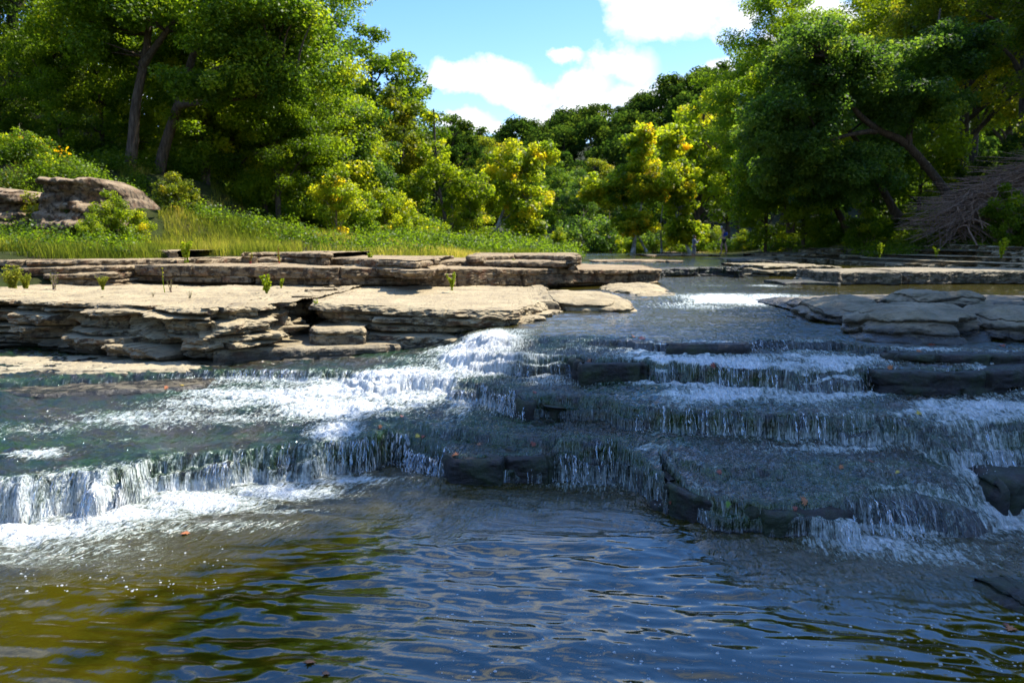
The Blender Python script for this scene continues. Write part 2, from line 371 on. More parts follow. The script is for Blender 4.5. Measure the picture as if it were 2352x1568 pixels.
# ------------------------------------------------------------------ river bed + water surface
# every ledge: (px, py of lip, z of lip, height of face, run of face, foam at its foot)
L1 = [(-500, 1130, .23, .22, .10, .9), (0, 1107, .24, .235, .10, .95), (55, 1104, .24, .235, .10, .95), (146, 1082, .245, .24, .10, .95), (255, 1077, .245, .24, .09, .95), (290, 1079, .24, .235, .05, 1), (310, 1060, .25, .245, .05, 1), (365, 1044, .25, .245, .05, 1.0),
      (456, 1033, .25, .245, .05, .95), (620, 1027, .25, .245, .05, .9), (729, 1016, .25, .245, .06, .8), (857, 1000, .25, .245, .08, .5), (890, 990, .24, .235, .06, .3), (960, 1000, .22, .21, .08, .35), (1015, 1012, .21, .2, .07, .4),
      (1035, 1047, .18, .175, .03, .1), (1150, 1046, .185, .18, .03, .25), (1265, 1040, .19, .185, .03, .45), (1285, 1012, .27, .265, .04, .6), (1421, 1013, .275, .27, .04, .7), (1512, 1027, .27, .265, .04, .6), (1530, 1094, .20, .195, .04, .35), (1580, 1112, .20, .195, .04, .3),
      (1633, 1137, .20, .195, .03, .02), (1762, 1153, .19, .185, .03, 0), (1830, 1152, .19, .185, .06, .1), (1930, 1135, .20, .195, .12, .7), (2060, 1112, .21, .205, .22, .9), (2180, 1140, .17, .165, .25, .45), (2225, 1165, .10, .09, .2, .7), (2290, 1130, .10, .09, .2, .9), (2352, 1120, .13, .12, .2, .8), (2800, 1120, .15, .14, .3, .6)]
L1b = [(-500, 1040, .262, .004, .05, 0), (890, 990, .27, .01, .05, 0), (940, 976, .29, .06, .05, .2), (1077, 982, .29, .07, .05, .1), (1130, 996, .285, .06, .05, .1), (1265, 1000, .285, .06, .05, .1), (1290, 1000, .28, .004, .03, 0), (1512, 1015, .28, .004, .03, 0),
       (1560, 1052, .275, .05, .05, .05), (1640, 1078, .275, .05, .05, .05), (1760, 1077, .275, .055, .05, .1), (1900, 1070, .28, .04, .12, .1), (2100, 1060, .28, .03, .2, .4), (2260, 1060, .22, .07, .2, .7), (2352, 1050, .24, .07, .15, .7), (2800, 1040, .24, .05, .2, .5)]
L2 = [(-500, 870, .42, .07, .10, .0), (0, 872, .42, .07, .10, .1), (456, 852, .43, .09, .07, .75), (640, 848, .43, .10, .07, .9), (800, 850, .44, .10, .08, 1), (860, 865, .45, .11, .10, 1), (952, 862, .47, .13, .13, 1), (1040, 866, .48, .14, .12, .95),
      (1124, 885, .49, .16, .07, .9), (1171, 894, .49, .17, .05, .5), (1200, 905, .49, .17, .04, .2), (1277, 904, .49, .17, .05, .35), (1390, 911, .49, .175, .04, .4), (1421, 926, .485, .175, .04, .3), (1549, 938, .48, .17, .04, .5), (1730, 950, .48, .17, .04, .6),
      (2051, 954, .49, .17, .06, .75), (2130, 968, .48, .16, .12, .7), (2271, 960, .49, .16, .08, .5), (2352, 972, .49, .15, .08, .4), (2800, 975, .49, .15, .1, .4)]
L3 = [(-500, 815, .46, .01, .05, 0), (700, 815, .46, .01, .05, .1), (900, 815, .50, .01, .05, .5), (1000, 818, .56, .03, .10, .8), (1060, 815, .62, .08, .12, .9), (1127, 810, .68, .14, .08, .7), (1202, 818, .69, .155, .05, .3), (1327, 820, .69, .16, .04, .1),
      (1493, 830, .69, .165, .04, .15), (1549, 832, .69, .165, .04, .3), (1669, 842, .69, .165, .04, .3), (1810, 848, .69, .165, .05, .55), (1930, 842, .69, .165, .09, .6), (2010, 842, .69, .165, .05, .3), (2171, 846, .69, .165, .04, .1), (2352, 850, .69, .165, .04, .05), (2800, 850, .69, .16, .04, .1)]
L4 = [(-500, 775, .47, .01, .1, 0), (700, 772, .47, .01, .1, 0), (900, 772, .54, .04, .2, .3), (1000, 768, .62, .05, .25, .8), (1060, 772, .69, .05, .2, .7), (1130, 782, .76, .04, .08, .4), (1300, 781, .765, .03, .06, .1), (1433, 779, .785, .07, .05, .2), (1529, 790, .785, .08, .03, .1), (1721, 791, .785, .08, .03, .1),
      (1735, 783, .79, .08, .05, .2), (1917, 783, .79, .08, .05, .35), (2010, 800, .78, .06, .07, .2), (2352, 812, .77, .05, .07, .1), (2800, 812, .77, .05, .07, .1)]
L5 = [(-500, 700, .86, .02, .3, 0), (1300, 700, .86, .03, .3, .0), (1480, 690, .87, .05, .5, .5), (1600, 676, .885, .08, .6, 1), (1700, 672, .885, .085, .6, 1), (1765, 676, .885, .08, .4, .8), (1840, 684, .885, .08, .2, .2), (2352, 684, .88, .06, .2, 0), (2800, 684, .88, .06, .2, 0)]
L6 = [(-500, 625, 1.10, .12, .3, 0), (1400, 617, 1.10, .17, .2, .1), (1530, 614, 1.10, .20, .12, .15), (1690, 612, 1.10, .20, .12, .3), (1720, 612, 1.08, .17, .6, .8), (1760, 614, 1.07, .15, .8, .5), (1850, 614, 1.07, .15, .5, .1), (2352, 614, 1.07, .15, .5, 0), (2800, 614, 1.07, .15, .5, 0)]
def ledge_fn(L):
    P = []
    for (px, py, z, h, wd, fo) in L:
        x, y, _ = W(px, py, z); P.append((x, y, z, h, wd, fo))
    P.sort(); A = np.array(P)
    for i in range(1, len(A)): A[i, 0] = max(A[i, 0], A[i - 1, 0] + .015)
    return A
LED = [ledge_fn(L) for L in (L1, L1b, L2, L3, L4, L5, L6)]
def river(X, Y, warp=True):
    wx, wy = X, Y
    if warp:
        near = np.clip(Y / 8, .6, 2)
        wx = X + .04 * fbm(X * 4, Y * 4, seed=3, oct=3) * near
        wy = Y + (.08 * fbm(X * 2.2, Y * 2.2, seed=5, oct=4) + .045 * cell(X * 3.1 + .4 * cell(X * 1.3, 8), 9) + .035 * fbm(X * 14, Y * 3, seed=6, oct=2)) * near
    z = np.zeros_like(X); zp = 0.0; yp = 1.0
    foam = np.zeros_like(X); face = np.zeros_like(X); ylip = []
    prevl = np.full_like(X, 1.0); prevz = np.zeros_like(X)
    for i, A in enumerate(LED):
        g = [np.interp(wx, A[:, 0], A[:, k]) for k in range(1, 6)]
        yl, zl, h, wd, fo = g
        yl = np.maximum(yl, prevl + .03 + wd); yb = yl - wd; zb = np.maximum(zl - h, prevz)
        zl = np.maximum(zl, zb)
        # tread rising gently to the foot of the next ledge
        t = np.clip((wy - prevl) / np.maximum(yb - prevl, .01), 0, 1)
        z += (zb - prevz) * t
        # broken benches: here and there the face steps back half way up
        bm = sstep(.05, .25, fbm(wx * 1.7 + 3.3 * i, wx * 0 + i, seed=300 + i, oct=2)) * (h > .1) * (wd < .12)
        wd = wd * (1 + 1.6 * bm); yb = yl - wd
        t = np.clip((wy - yb) / wd, 0, 1); c1 = np.clip(t / .22, 0, 1); c2 = np.clip((t - .66) / .34, 0, 1)
        hf = .5 + .25 * fbm(wx * 3, wx * 0 + 7 * i, seed=320 + i, oct=2)
        tf = (1 - (1 - t) ** 2.2) * (1 - bm) + bm * (hf * (1 - (1 - c1) ** 2) + (1 - hf) * (1 - (1 - c2) ** 2))
        z += (zl - zb) * tf
        steep = np.clip((zl - zb) / np.maximum(wd, .01) / 2.0, 0, 1)
        face = np.maximum(face, np.maximum(steep, .8 * (h > .1) * (wd < .3)) * ((wy > yb - .015) & (wy < yl - .2 * wd)) * (1 - bm * (t > .25) * (t < .66)))
        d = yb - wy
        ln = np.where(yl < 7, .12 + .38 * fo, .25 + .7 * fo)
        foam = np.maximum(foam, fo * np.exp(-np.clip(d, 0, None) / ln) * (d > -.01))
        foam = np.maximum(foam, .55 * fo * (t > 0) * (t < 1))
        foam = np.maximum(foam, .35 * fo * np.exp(-np.clip(wy - yl, 0, None) / .25) * (wy >= yl))
        prevl, prevz = yl, zl; ylip.append(yl)
    return z, foam, face, ylip, wy
# extra patches of white water (px, py, z, rx, ry, strength)
FB = [(1100, 800, .66, .5, .75, 1.5), (1080, 840, .56, .45, .3, 1.2), (1010, 800, .6, .3, .4, .85), (960, 850, .5, .4, .3, .8), (1150, 850, .55, .42, .25, 1.1), (1040, 830, .53, .30, .30, .55), (1010, 905, .33, .30, .28, 1.15), (880, 905, .33, .55, .45, 1.15), (780, 935, .31, .7, .45, 1.25), (770, 985, .28, .25, .3, 1.2), (860, 895, .33, .9, .4, 1.5), (930, 930, .32, .4, .2, 1.0), (700, 920, .32, .6, .3, 1.2), (560, 900, .33, .8, .25, 1.05), (940, 915, .33, .5, .22, 1.1), (640, 905, .32, .9, .4, 1.1), (500, 925, .31, .8, .35, .9), (350, 960, .29, .9, .4, .8), (560, 960, .3, .8, .3, .75),
      (100, 985, .28, .6, .3, .6), (80, 1040, .26, .28, .14, 1.05), (1190, 760, .78, .3, .3, .7), (300, 1010, .27, .6, .3, .35),
      (40, 1215, 0, .9, .30, 1.2), (260, 1185, 0, .6, .30, 1.15), (450, 1155, 0, .6, .28, 1.15), (640, 1130, 0, .6, .24, 1.05), (800, 1105, 0, .5, .17, .95), (100, 1270, 0, .8, .3, .6), (520, 1210, 0, .6, .14, .62), (400, 1215, 0, .25, .22, .62), (620, 1175, 0, .5, .06, .7), (330, 1255, 0, .2, .18, .5),
      (1350, 1112, 0, .45, .09, .75), (1500, 1112, 0, .25, .12, .8), (1000, 1095, 0, .35, .15, .55), (1530, 1140, 0, .2, .2, .6), (2000, 1250, 0, .45, .22, .95), (2150, 1270, 0, .5, .25, .75), (2320, 1190, .03, .35, .3, 1.0), (2250, 1120, .12, .3, .2, .95), (2180, 1050, .22, .3, .2, .85), (2300, 1090, .16, .25, .2, .9),
      (1900, 1030, .30, .8, .12, .85), (1950, 910, .50, .6, .14, .6), (2200, 930, .49, .6, .14, .5), (1700, 690, .82, 1.3, 1.0, 1.1), (1600, 705, .8, 1.0, .7, .7), (1480, 735, .8, 1.2, .6, .35), (1640, 655, .9, .9, .9, .5), (1760, 655, .9, .5, .6, .8), (1830, 880, .52, .4, .08, .8),
      (2120, 1010, .31, .5, .15, .8), (1680, 930, .48, .7, .1, .3), (1250, 745, .8, .15, .25, .5)]
YR = np.concatenate([np.linspace(1.6, 4.4, 330), np.linspace(4.4, 8.2, 720)[1:], np.geomspace(8.2, 14, 230)[1:], np.geomspace(14, 75, 240)[1:]])
def water_mesh(u0, u1, nc):
    yr = YR; nr = len(yr); us = np.linspace(u0, u1, nc)
    Y = np.repeat(yr[:, None], nc, 1); X = us[None, :] * (Y + .6)
    z, foam, face, ylip, wy = river(X, Y)
    pool = 1 - sstep(0, .06, z)
    for (px, py, zz, rx, ry, s) in FB:
        cx, cy, _ = W(px, py, zz); q = ((X - cx) / rx) ** 2 + ((Y - cy) / ry) ** 2
        foam = np.maximum(foam, s * np.exp(-q * .9))
    upper = sstep(ylip[4] + .02, ylip[4] + .5, wy)
    foam = np.maximum(foam, (1 - pool) * (1 - upper) * (1 - .75 * face) * (.54 + .95 * fbm(X * 1.2, Y * 1.6, seed=91, oct=3)) * sstep(-1.5, 1.2, X)); shallow = (1 - pool) * (1 - upper * .9)
    # turbulence for the fine chop
    cx, cy, _ = W(1450, 1420, 0)
    calm = np.exp(-(((X - cx) / 1.6) ** 2 + ((Y - cy) / 1.6) ** 2)); cx, cy, _ = W(2100, 1480, 0)
    calm = np.maximum(calm, .9 * np.exp(-(((X - cx) / .8) ** 2 + ((Y - cy) / .5) ** 2)))
    edge = sstep(1.6, .1, (ylip[0] - wy)) * pool
    turb = np.clip(.05 + .55 * edge + .6 * foam - calm * .18, .015, 1) * pool + (1 - pool) * (.55 + .45 * np.clip(foam, 0, 1)) * (1 - .45 * upper)
    # pool swell: long low ripples, drawn out across the view
    A1 = X + .25 * fbm(X * 1.1, Y * 1.1, seed=21, oct=2)
    rp = fbm(A1 * 3.8 - Y * .3, Y * 9.5 + 1.2 * X, seed=31, oct=2, gain=.42) * .0115 + fbm(A1 * 1.3, Y * 3.4, seed=33, oct=2) * .017
    rp += fbm(A1 * 8, Y * 19 + 2 * X, seed=41, oct=2) * .0055 * (.5 + edge)
    rip = rp * (1 + .8 * edge) * pool
    up = fbm(X * 1.2, Y * 2.4, seed=51, oct=4) * .012 * upper + fbm(X * 4, Y * 9, seed=52, oct=3) * .012 * upper
    # white water stands up
    fr = np.clip(foam - .45, 0, 1)
    chop = fr * (fbm(X * 6, Y * 6, seed=61, oct=5, gain=.6) * .060 + .012)
    tread = (1 - pool) * (1 - upper) * (1 - face) * (fbm(X * 3, Y * 5, seed=71, oct=4) * .022 + np.abs(fbm(X * 9, Y * 16, seed=72, oct=3)) * .016 + fbm(X * 16, Y * 24, seed=73, oct=2) * .019)
    bulge = face * (fbm(X * 22, z * 6, seed=81, oct=3) * .022)
    Z = z + rip + up + chop + tread
    Y2 = Y - bulge
    # flow coordinates: u across, v along the current
    fu = X + .35 * (Y - 6) * sstep(1.5, -1.5, X) * 0
    ang = np.where(X < 1.0, 1.0, 0.0)
    th = sstep(1.2, -1.0, X) * 1.15                       # current swings to the left on that side
    th = th * (1 - pool) + pool * sstep(2.5, -1.5, X) * 1.3
    U = X * np.cos(.9) + Y * np.sin(.9); V2 = -X * np.sin(.9) + Y * np.cos(.9)
    wl = sstep(1.5, -.5, X)
    fu = (1 - wl) * Y * .8 + wl * U; fv = (1 - wl) * X * 1.0 + wl * V2
    lipa = np.zeros_like(X)
    for yl_ in (ylip[0], ylip[1], ylip[2], ylip[3]): lipa = np.maximum(lipa, np.exp(-((wy - yl_ + .02) / .075) ** 2))
    lipa *= (1 - pool)
    at = dict(lip=lipa, foam=np.clip(foam, 0, 1.3), face=face, shallow=np.clip(shallow, 0, 1), turb=turb, flow_u=fu, flow_v=fv)
    V = np.stack([X, Y2, Z], -1).reshape(-1, 3)
    return V, grid_faces(nr, nc), at
V_, F_, A_ = water_mesh(-.95, .95, 1150)
wo = link('water', np_mesh('water', V_, F_, True, A_), M['water']); tag(wo, kind='structure')
def river_z(x, y):
    z, foam, *_ = river(np.array([float(x)]), np.array([float(y)])); return float(z[0])

# ------------------------------------------------------------------ curtains of falling water
def curtain(name, label, A, x0, x1, dens, seed, splash=.6, sun_=.5, wmin=.0010, wmax=.0085):
    rng = np.random.default_rng(seed); mb = MB(); n = int((x1 - x0) * dens)
    xs = np.sort(rng.uniform(x0, x1, n)); cl = fbm(xs * 4.0, xs * 0 + seed, seed=seed, oct=3) * 1.3
    for x, c in zip(xs, cl):
        if rng.random() > sun_ + 1.1 * c: continue
        yw, xw = 0, x
        # find lip by stepping the surface
        yl = np.interp(x, A[:, 0], A[:, 1]); h = np.interp(x, A[:, 0], A[:, 3]); wd = np.interp(x, A[:, 0], A[:, 4])
        ys = np.linspace(yl - wd - .22, yl + .2, 26); zz, *_ = river(np.full(26, x), ys)
        g = np.diff(zz); k = int(np.argmax(g))
        zt = np.interp(np.clip(k + 3, 0, 25), np.arange(26), zz); zbm = zz[max(k - 4, 0)]
        if zt - zbm < .05: continue
        yt = ys[min(k + 2, 25)]
        m = 17; tt = np.linspace(0, 1, m)
        out = rng.uniform(.02, .06) + wd * .8
        yy_ = yt + .05 - (out + .07) * tt ** .55; zc_ = zt + .012 - (zt - zbm + .02) * np.clip((tt - .12) / .88, 0, 1) ** 1.5
        cut = rng.uniform(.55, 1.0) if rng.random() < .35 else 1
        xx = x + np.cumsum(rng.normal(0, .0030, m)) + rng.normal(0, .02) * tt; yy_ = yy_ + np.cumsum(rng.normal(0, .003, m)); r = wmin + (wmax - wmin) * rng.random() ** 2.5 * (.4 + 1.0 * rng.random(m))
        Pn = np.stack([xx, yy_, zc_], -1); k0 = int(rng.integers(0, 5))
        while k0 < m - 2:
            k1 = min(m, k0 + int(rng.integers(3, 7))); rr = r[k0:k1].copy(); rr[-1] *= .3; rr[0] *= .4
            mb.tube(Pn[k0:k1], rr, 4, a=rng.uniform(-.6, 1), flat=.5); k0 = k1 + int(rng.integers(0, 4)) - 1
        if rng.random() < splash:
            for q in range(3):
                c0 = np.array([x + rng.normal(0, .02), yy_[-1] - abs(rng.normal(0, .035)), zbm + abs(rng.normal(0, .025)) + .004]); s = rng.uniform(.0015, .005)
                mb.tube([c0 - (0, 0, s), c0, c0 + (0, 0, s)], [s * .3, s, s * .3], 4, a=1.0)
    if not mb.V: return
    xf = np.linspace(x0, x1, max(12, int((x1 - x0) / .05))); yl = np.interp(xf, A[:, 0], A[:, 1]); OFF = np.linspace(.02, .22, 9)
    zz = river(np.repeat(xf, 9), (yl[:, None] + OFF).ravel())[0].reshape(-1, 9).max(1)
    k = np.ones(5) / 5
    if 'orange leaves' not in label and 'black rock, just left' not in label: zz = np.convolve(np.pad(zz, 2, 'edge'), k, 'valid'); mb.tube(np.stack([xf, yl + .05, zz - .09], -1), .0022, 4, a=-.2, flat=.4)  # added unseen tube below the lip, only joins the separate strands
    o = link(name, mb.mesh(name), M['fall']); tag(o, label, 'waterfall', 'curtains of water falling over the ledges')
def X_(px, L, A):  # world x of a picture column on a ledge
    pys = sorted((p[0], p[1], p[2]) for p in L); py = np.interp(px, [p[0] for p in pys], [p[1] for p in pys]); z = np.interp(px, [p[0] for p in pys], [p[2] for p in pys])
    return W(px, py, z)[0]
for (L, A, p0, p1, dens, lab) in [
    (L1, LED[0], -60, 292, 330, 'bristling sunlit waterfall over rounded mossy ledge at the far left of the pool'),
    (L1, LED[0], 303, 860, 400, 'long sunlit waterfall dropping into white foam at the left side of the pool'),
    (L1, LED[0], 866, 1030, 260, 'splashing waterfall over black rock, just left of the dark mossy block in the pool'),
    (L1, LED[0], 1045, 1262, 60, 'few thin trickles running down the front of the dark mossy block in the pool'),
    (L1, LED[0], 1268, 1530, 300, 'shaded waterfall between the dark mossy block and the leaf strewn rock at the pool edge'),
    (L1, LED[0], 1538, 1640, 110, 'separate thin spouts pouring off the left edge of the leaf strewn rock'),
    (L1, LED[0], 1880, 2080, 260, 'frothy waterfall right of the orange leaves, over a knobbly black rock'),
    (L2, LED[2], 460, 860, 260, 'low glittering waterfall above the white rapids, beside the dry pale slab'),
    (L2, LED[2], 940, 1205, 330, 'curving green waterfall at the middle of the cascade, running into white rapids'),
    (L2, LED[2], 1275, 1700, 260, 'middle shelf waterfall of clear threads, right of the round black rock'),
    (L2, LED[2], 1700, 2352, 330, 'broad shaded waterfall on the right of the middle shelf, above a line of foam'),
    (L3, LED[3], 1127, 1325, 240, 'upper shelf waterfall with sun on its rounded left end'),
    (L3, LED[3], 1495, 1880, 260, 'upper shelf waterfall right of the bare black block'),
    (L3, LED[3], 1880, 2352, 200, 'sparkling upper shelf waterfall thinning out in front of the big black slab'),
    (L4, LED[4], 1722, 1925, 300, 'short smooth spill at the lip of the upper pool'),
    (L4, LED[4], 1435, 1530, 160, 'tiny spill beside red leaves at the left end of the highest dark ledge')]:
    curtain('waterfall', lab, A, X_(p0, L, A), X_(p1, L, A), dens * (.8 if p0 < 1000 and p1 < 1210 else .30), p0 + 777, sun_=.52 if p0 < 1000 and p1 < 1210 else .34)
# ------------------------------------------------------------------ ledges of layered limestone
def rock(name, label, cat, front, zbase, back, mat, seed=0, strata=6, amp=.05, top_amp=.015, lip=.03, scallop=0.0, ds=.025, dz=.018, blocks=1.2, undercut=0.0, group=None, backz=None, ragged=.05, tops=16, cracks=1.0, warp=.06, urange=.16):
    """front: [(px,py,z)] lip in picture + height, left to right; loft: face below lip, rounded lip, top back to `back` metres behind"""
    rng = np.random.default_rng(seed)
    P = np.array([W(*p) if len(p) == 3 else WD(p[0], p[1], p[3]) for p in front])
    by0 = P[:, 1].max() + back; keep = P[:, 1] < by0 - .1
    P = np.vstack([[P[0, 0] - .06 * back, by0, P[0, 2]], [P[0, 0] - .03 * back, P[0, 1] + .25 * back, P[0, 2]], P, [P[-1, 0] + .03 * back, P[-1, 1] + .25 * back, P[-1, 2]], [P[-1, 0] + .06 * back, by0, P[-1, 2]]])
    seg = np.linalg.norm(np.diff(P[:, :2], axis=0), axis=1); s = np.r_[0, np.cumsum(seg)]
    n = max(8, int(s[-1] / ds)); ss = np.linspace(0, s[-1], n)
    C = np.stack([np.interp(ss, s, P[:, k]) for k in range(3)], -1)
    # soften corners slightly
    for _ in range(2): C[1:-1] = .25 * C[:-2] + .5 * C[1:-1] + .25 * C[2:]
    T = np.gradient(C[:, :2], axis=0); T /= np.linalg.norm(T, axis=1)[:, None] + 1e-9
    N = np.stack([T[:, 1], -T[:, 0]], -1)          # towards the viewer for a left-to-right line
    for _ in range(6): N[1:-1] = (N[:-2] + N[1:-1] * 2 + N[2:]) / 4
    N /= np.linalg.norm(N, axis=1)[:, None]
    zt = C[:, 2]; zb = zbase - .06
    H = float(np.max(zt) - zb); nz = max(8, int(H / dz))
    q = np.linspace(0, 1, nz)                       # 0 bottom .. 1 lip
    SS, Q = np.meshgrid(ss, q); Z = zb + (zt[None, :] - zb) * Q
    # strata
    edges = np.sort(np.r_[0, np.cumsum(rng.uniform(.5, 1.5, strata))]); edges /= edges[-1]
    Qw = Q + warp * fbm(SS * .9, Q * 0, seed=seed + 2, oct=3)
    lay = np.clip(np.searchsorted(edges, Qw.ravel(), 'right').reshape(Q.shape) - 1, 0, strata - 1)
    lo = edges[lay]; hi_ = edges[lay + 1]; f = (Qw - lo) / (hi_ - lo)
    off = np.zeros_like(SS)
    base_prot = rng.uniform(-.6, .6, strata) * amp
    off += base_prot[lay]
    off += amp * 1.1 * fbm(SS * 1.6, lay * 7.3, seed=seed + 4, oct=4)
    j = SS * blocks + 3.7 * lay + .5 * vn(SS * .7, lay * 1.0, seed=seed + 8)
    off += amp * .75 * cell(j, seed + 5)
    jf = j - np.floor(j); off -= amp * .8 * np.exp(-(np.minimum(jf, 1 - jf) / (.02 * blocks)) ** 2) * (cell(j + .5, seed + 6) > -.1)
    off += .14 * amp * (np.sqrt(np.clip(4 * f * (1 - f), 0, 1)) - 1)   # pillowed layer edges
    gap = np.exp(-(np.minimum(f, 1 - f) * (hi_ - lo) * H / .014) ** 2) * sstep(.0, .25, fbm(SS * 1.3, lay * 3.1 + 5, seed=seed + 17, oct=3)) * cracks
    off -= (amp * 1.5 + .03) * gap * (Q > .05) * (Q < .93)
    off += amp * .45 * fbm(SS * 7, Z * 18, seed=seed + 11, oct=5, gain=.6)
    if scallop: off -= scallop * np.clip(fbm(SS * 2.1, Z * 3.2, seed=seed + 13, oct=2) * 1.6, 0, 1) * np.sin(np.clip(Q, 0, 1) * np.pi) ** .6
    off -= undercut * (1 - sstep(.12, .12 + urange, Q))
    rl = lip * np.clip((Q - (1 - lip * 1.6 / H)) / (lip * 1.6 / H), 0, 1) ** 2
    XY = C[None, :, :2] + N[None, :, :] * (off - rl)[..., None]
    rag = ragged * fbm(SS * 2.5, Z * 0, seed=seed + 21, oct=4); XY = XY + N[None] * rag[..., None]
    Vf = np.dstack([XY, Z - .25 * rl])
    # top
    nt_ = tops; t = (np.linspace(0, 1, nt_)[1:]) ** 1.6
    e = Vf[-1]
    yb = np.maximum(by0, e[:, 1])
    Xt = e[None, :, 0] * (1 + .0 * t[:, None]); Yt = e[None, :, 1] + (yb - e[:, 1])[None] * t[:, None]
    bz = e[:, 2] if backz is None else np.full(n, backz)
    Zt = e[None, :, 2] * (1 - t[:, None]) + bz[None] * t[:, None]
    Zt = Zt + top_amp * fbm(Xt * 1.4, Yt * 2.2, seed=seed + 31, oct=5) * sstep(0, .02, t)[:, None]
    # thin flaking steps on the top
    fk = fbm(Xt * .9, Yt * 2.6, seed=seed + 33, oct=4); Zt += top_amp * .8 * (np.floor(fk * 5) / 5 - fk) * 2 * sstep(0, .05, t)[:, None]
    Vt = np.dstack([Xt, Yt, Zt])
    V = np.concatenate([Vf, Vt], 0); nr = len(V)
    # closing skirt behind
    last = V[-1].copy(); last[:, 2] = zb; V = np.concatenate([V, last[None]], 0)
    me = np_mesh(name, V.reshape(-1, 3), grid_faces(nr + 1, n), mat is M['wet'])
    o = link(name, me, mat); tag(o, label, cat, group)
    return o
def lipY(pts, Y): return [(a, b, None, float(np.interp(a, Y[0], Y[1]))) for (a, b) in pts]
GL = 'limestone ledges of the left bank'; GR = 'limestone ledges of the right bank'; GW = 'black wet rocks standing in the cascade'
def lipz(pts, z): return [(a, b, z) if not isinstance(z, (list, tuple)) else (a, b, z[i]) for i, (a, b) in enumerate(pts)]
rock('rock_ledge', 'large sunlit limestone ledge with scooped, layered face on the left bank', 'rock ledge',
     lipz([(-500, 700), (0, 686), (120, 690), (300, 702), (480, 706), (600, 700), (660, 690), (700, 676), (716, 664)], [1.06, 1.06, 1.06, 1.05, 1.05, 1.05, 1.06, 1.06, 1.06]), .36, 5.2, M['lime'], 11, warp=.10, strata=8, amp=.17, scallop=.34, lip=.035, top_amp=.045, blocks=.9, undercut=.30, tops=110, dz=.009, ds=.02, group=GL)
rock('rock_ledge', 'smooth rounded limestone ledge jutting out over the head of the white chute', 'rock ledge',
     lipz([(716, 668), (728, 690), (800, 694), (900, 698), (1050, 706), (1180, 708), (1245, 700), (1262, 690), (1262, 676), (1240, 664)], [1.05, 1.04, 1.03, 1.02, 1.0, .99, .98, .98, .98, .99]), .42, 4.2, M['lime'], 12, strata=5, amp=.12, scallop=.16, lip=.09, top_amp=.03, blocks=.7, undercut=.35, tops=90, dz=.010, ds=.02, group=GL)
rock('rock_ledge', 'pale sunlit limestone slab at the left edge, low in front of the layered ledge', 'rock ledge',
     lipz([(-500, 850), (0, 852), (60, 848), (150, 852), (230, 850), (330, 848), (430, 846), (500, 842), (512, 832), (508, 818)], [.475, .475, .475, .475, .48, .47, .46, .45, .44, .44]), .30, 1.3, M['lime_slab'], 13, strata=2, amp=.08, lip=.04, top_amp=.04, blocks=.5, undercut=.10, tops=40, group=GL)
rock('rock_ledge', 'thin wet limestone shelf barely above the rapids at the left edge', 'rock ledge',
     lipz([(-500, 905), (0, 899), (90, 903), (200, 897), (330, 893), (430, 888), (450, 880)], .372), .28, .8, M['lime_slab'], 14, strata=1, amp=.03, lip=.03, blocks=.5, ragged=.08, group=GL)
rock('rock_ledge', 'dark mossy low slab where the big ledge meets the chute', 'rock ledge',
     lipz([(480, 806), (560, 800), (690, 797), (800, 794), (890, 792), (935, 790), (940, 780)], [.60, .60, .60, .60, .60, .59, .59]), .40, .9, M['lime'], 15, strata=2, amp=.05, lip=.04, blocks=.8, undercut=.08, group=GL)
rock('rock_ledge', 'two stacked tan slabs below the notch in the left bank', 'rock ledge',
     lipz([(712, 745), (730, 752), (800, 752), (840, 752), (850, 740)], [.78, .78, .78, .78, .78]), .45, .6, M['lime'], 16, strata=3, amp=.07, lip=.05, blocks=.8, undercut=.04)
rock('rock_ledge', 'long straight limestone step running to the middle of the creek', 'rock ledge',
     lipz([(262, 606), (420, 608), (575, 610)], [1.37, 1.37, 1.36]), 1.02, 3.0, M['lime_high'], 21, strata=2, amp=.07, lip=.02, blocks=.35, undercut=0.35, cracks=.4, urange=.22, group=GL)
rock('rock_ledge', 'middle length of the straight limestone step, cracked and rusty brown', 'rock ledge',
     lipz([(579, 610), (760, 613), (950, 616)], [1.36, 1.34, 1.31]), .98, 3.2, M['lime_high'], 22, strata=2, amp=.07, lip=.02, blocks=.5, undercut=0.38, cracks=.4, urange=.22, group=GL)
rock('rock_ledge', 'blocky right end of the straight limestone step, undercut above the water', 'rock ledge',
     lipz([(956, 615), (1150, 616), (1300, 617), (1420, 618), (1500, 618), (1514, 617)], [1.31, 1.28, 1.25, 1.22, 1.20, 1.20]), .84, 3.4, M['lime_high'], 23, strata=3, amp=.07, lip=.02, blocks=.8, undercut=0.45, cracks=.4, urange=.22, group=GL)
rock('rock_ledge', 'broken layered limestone step at the left edge, behind the bright grass clump', 'rock ledge',
     lipz([(-400, 606), (0, 608), (90, 606), (130, 612), (258, 610)], [1.36, 1.36, 1.36, 1.35, 1.36]), 1.02, 2.4, M['lime_high'], 24, strata=4, amp=.10, lip=.03, blocks=.8, group=GL)
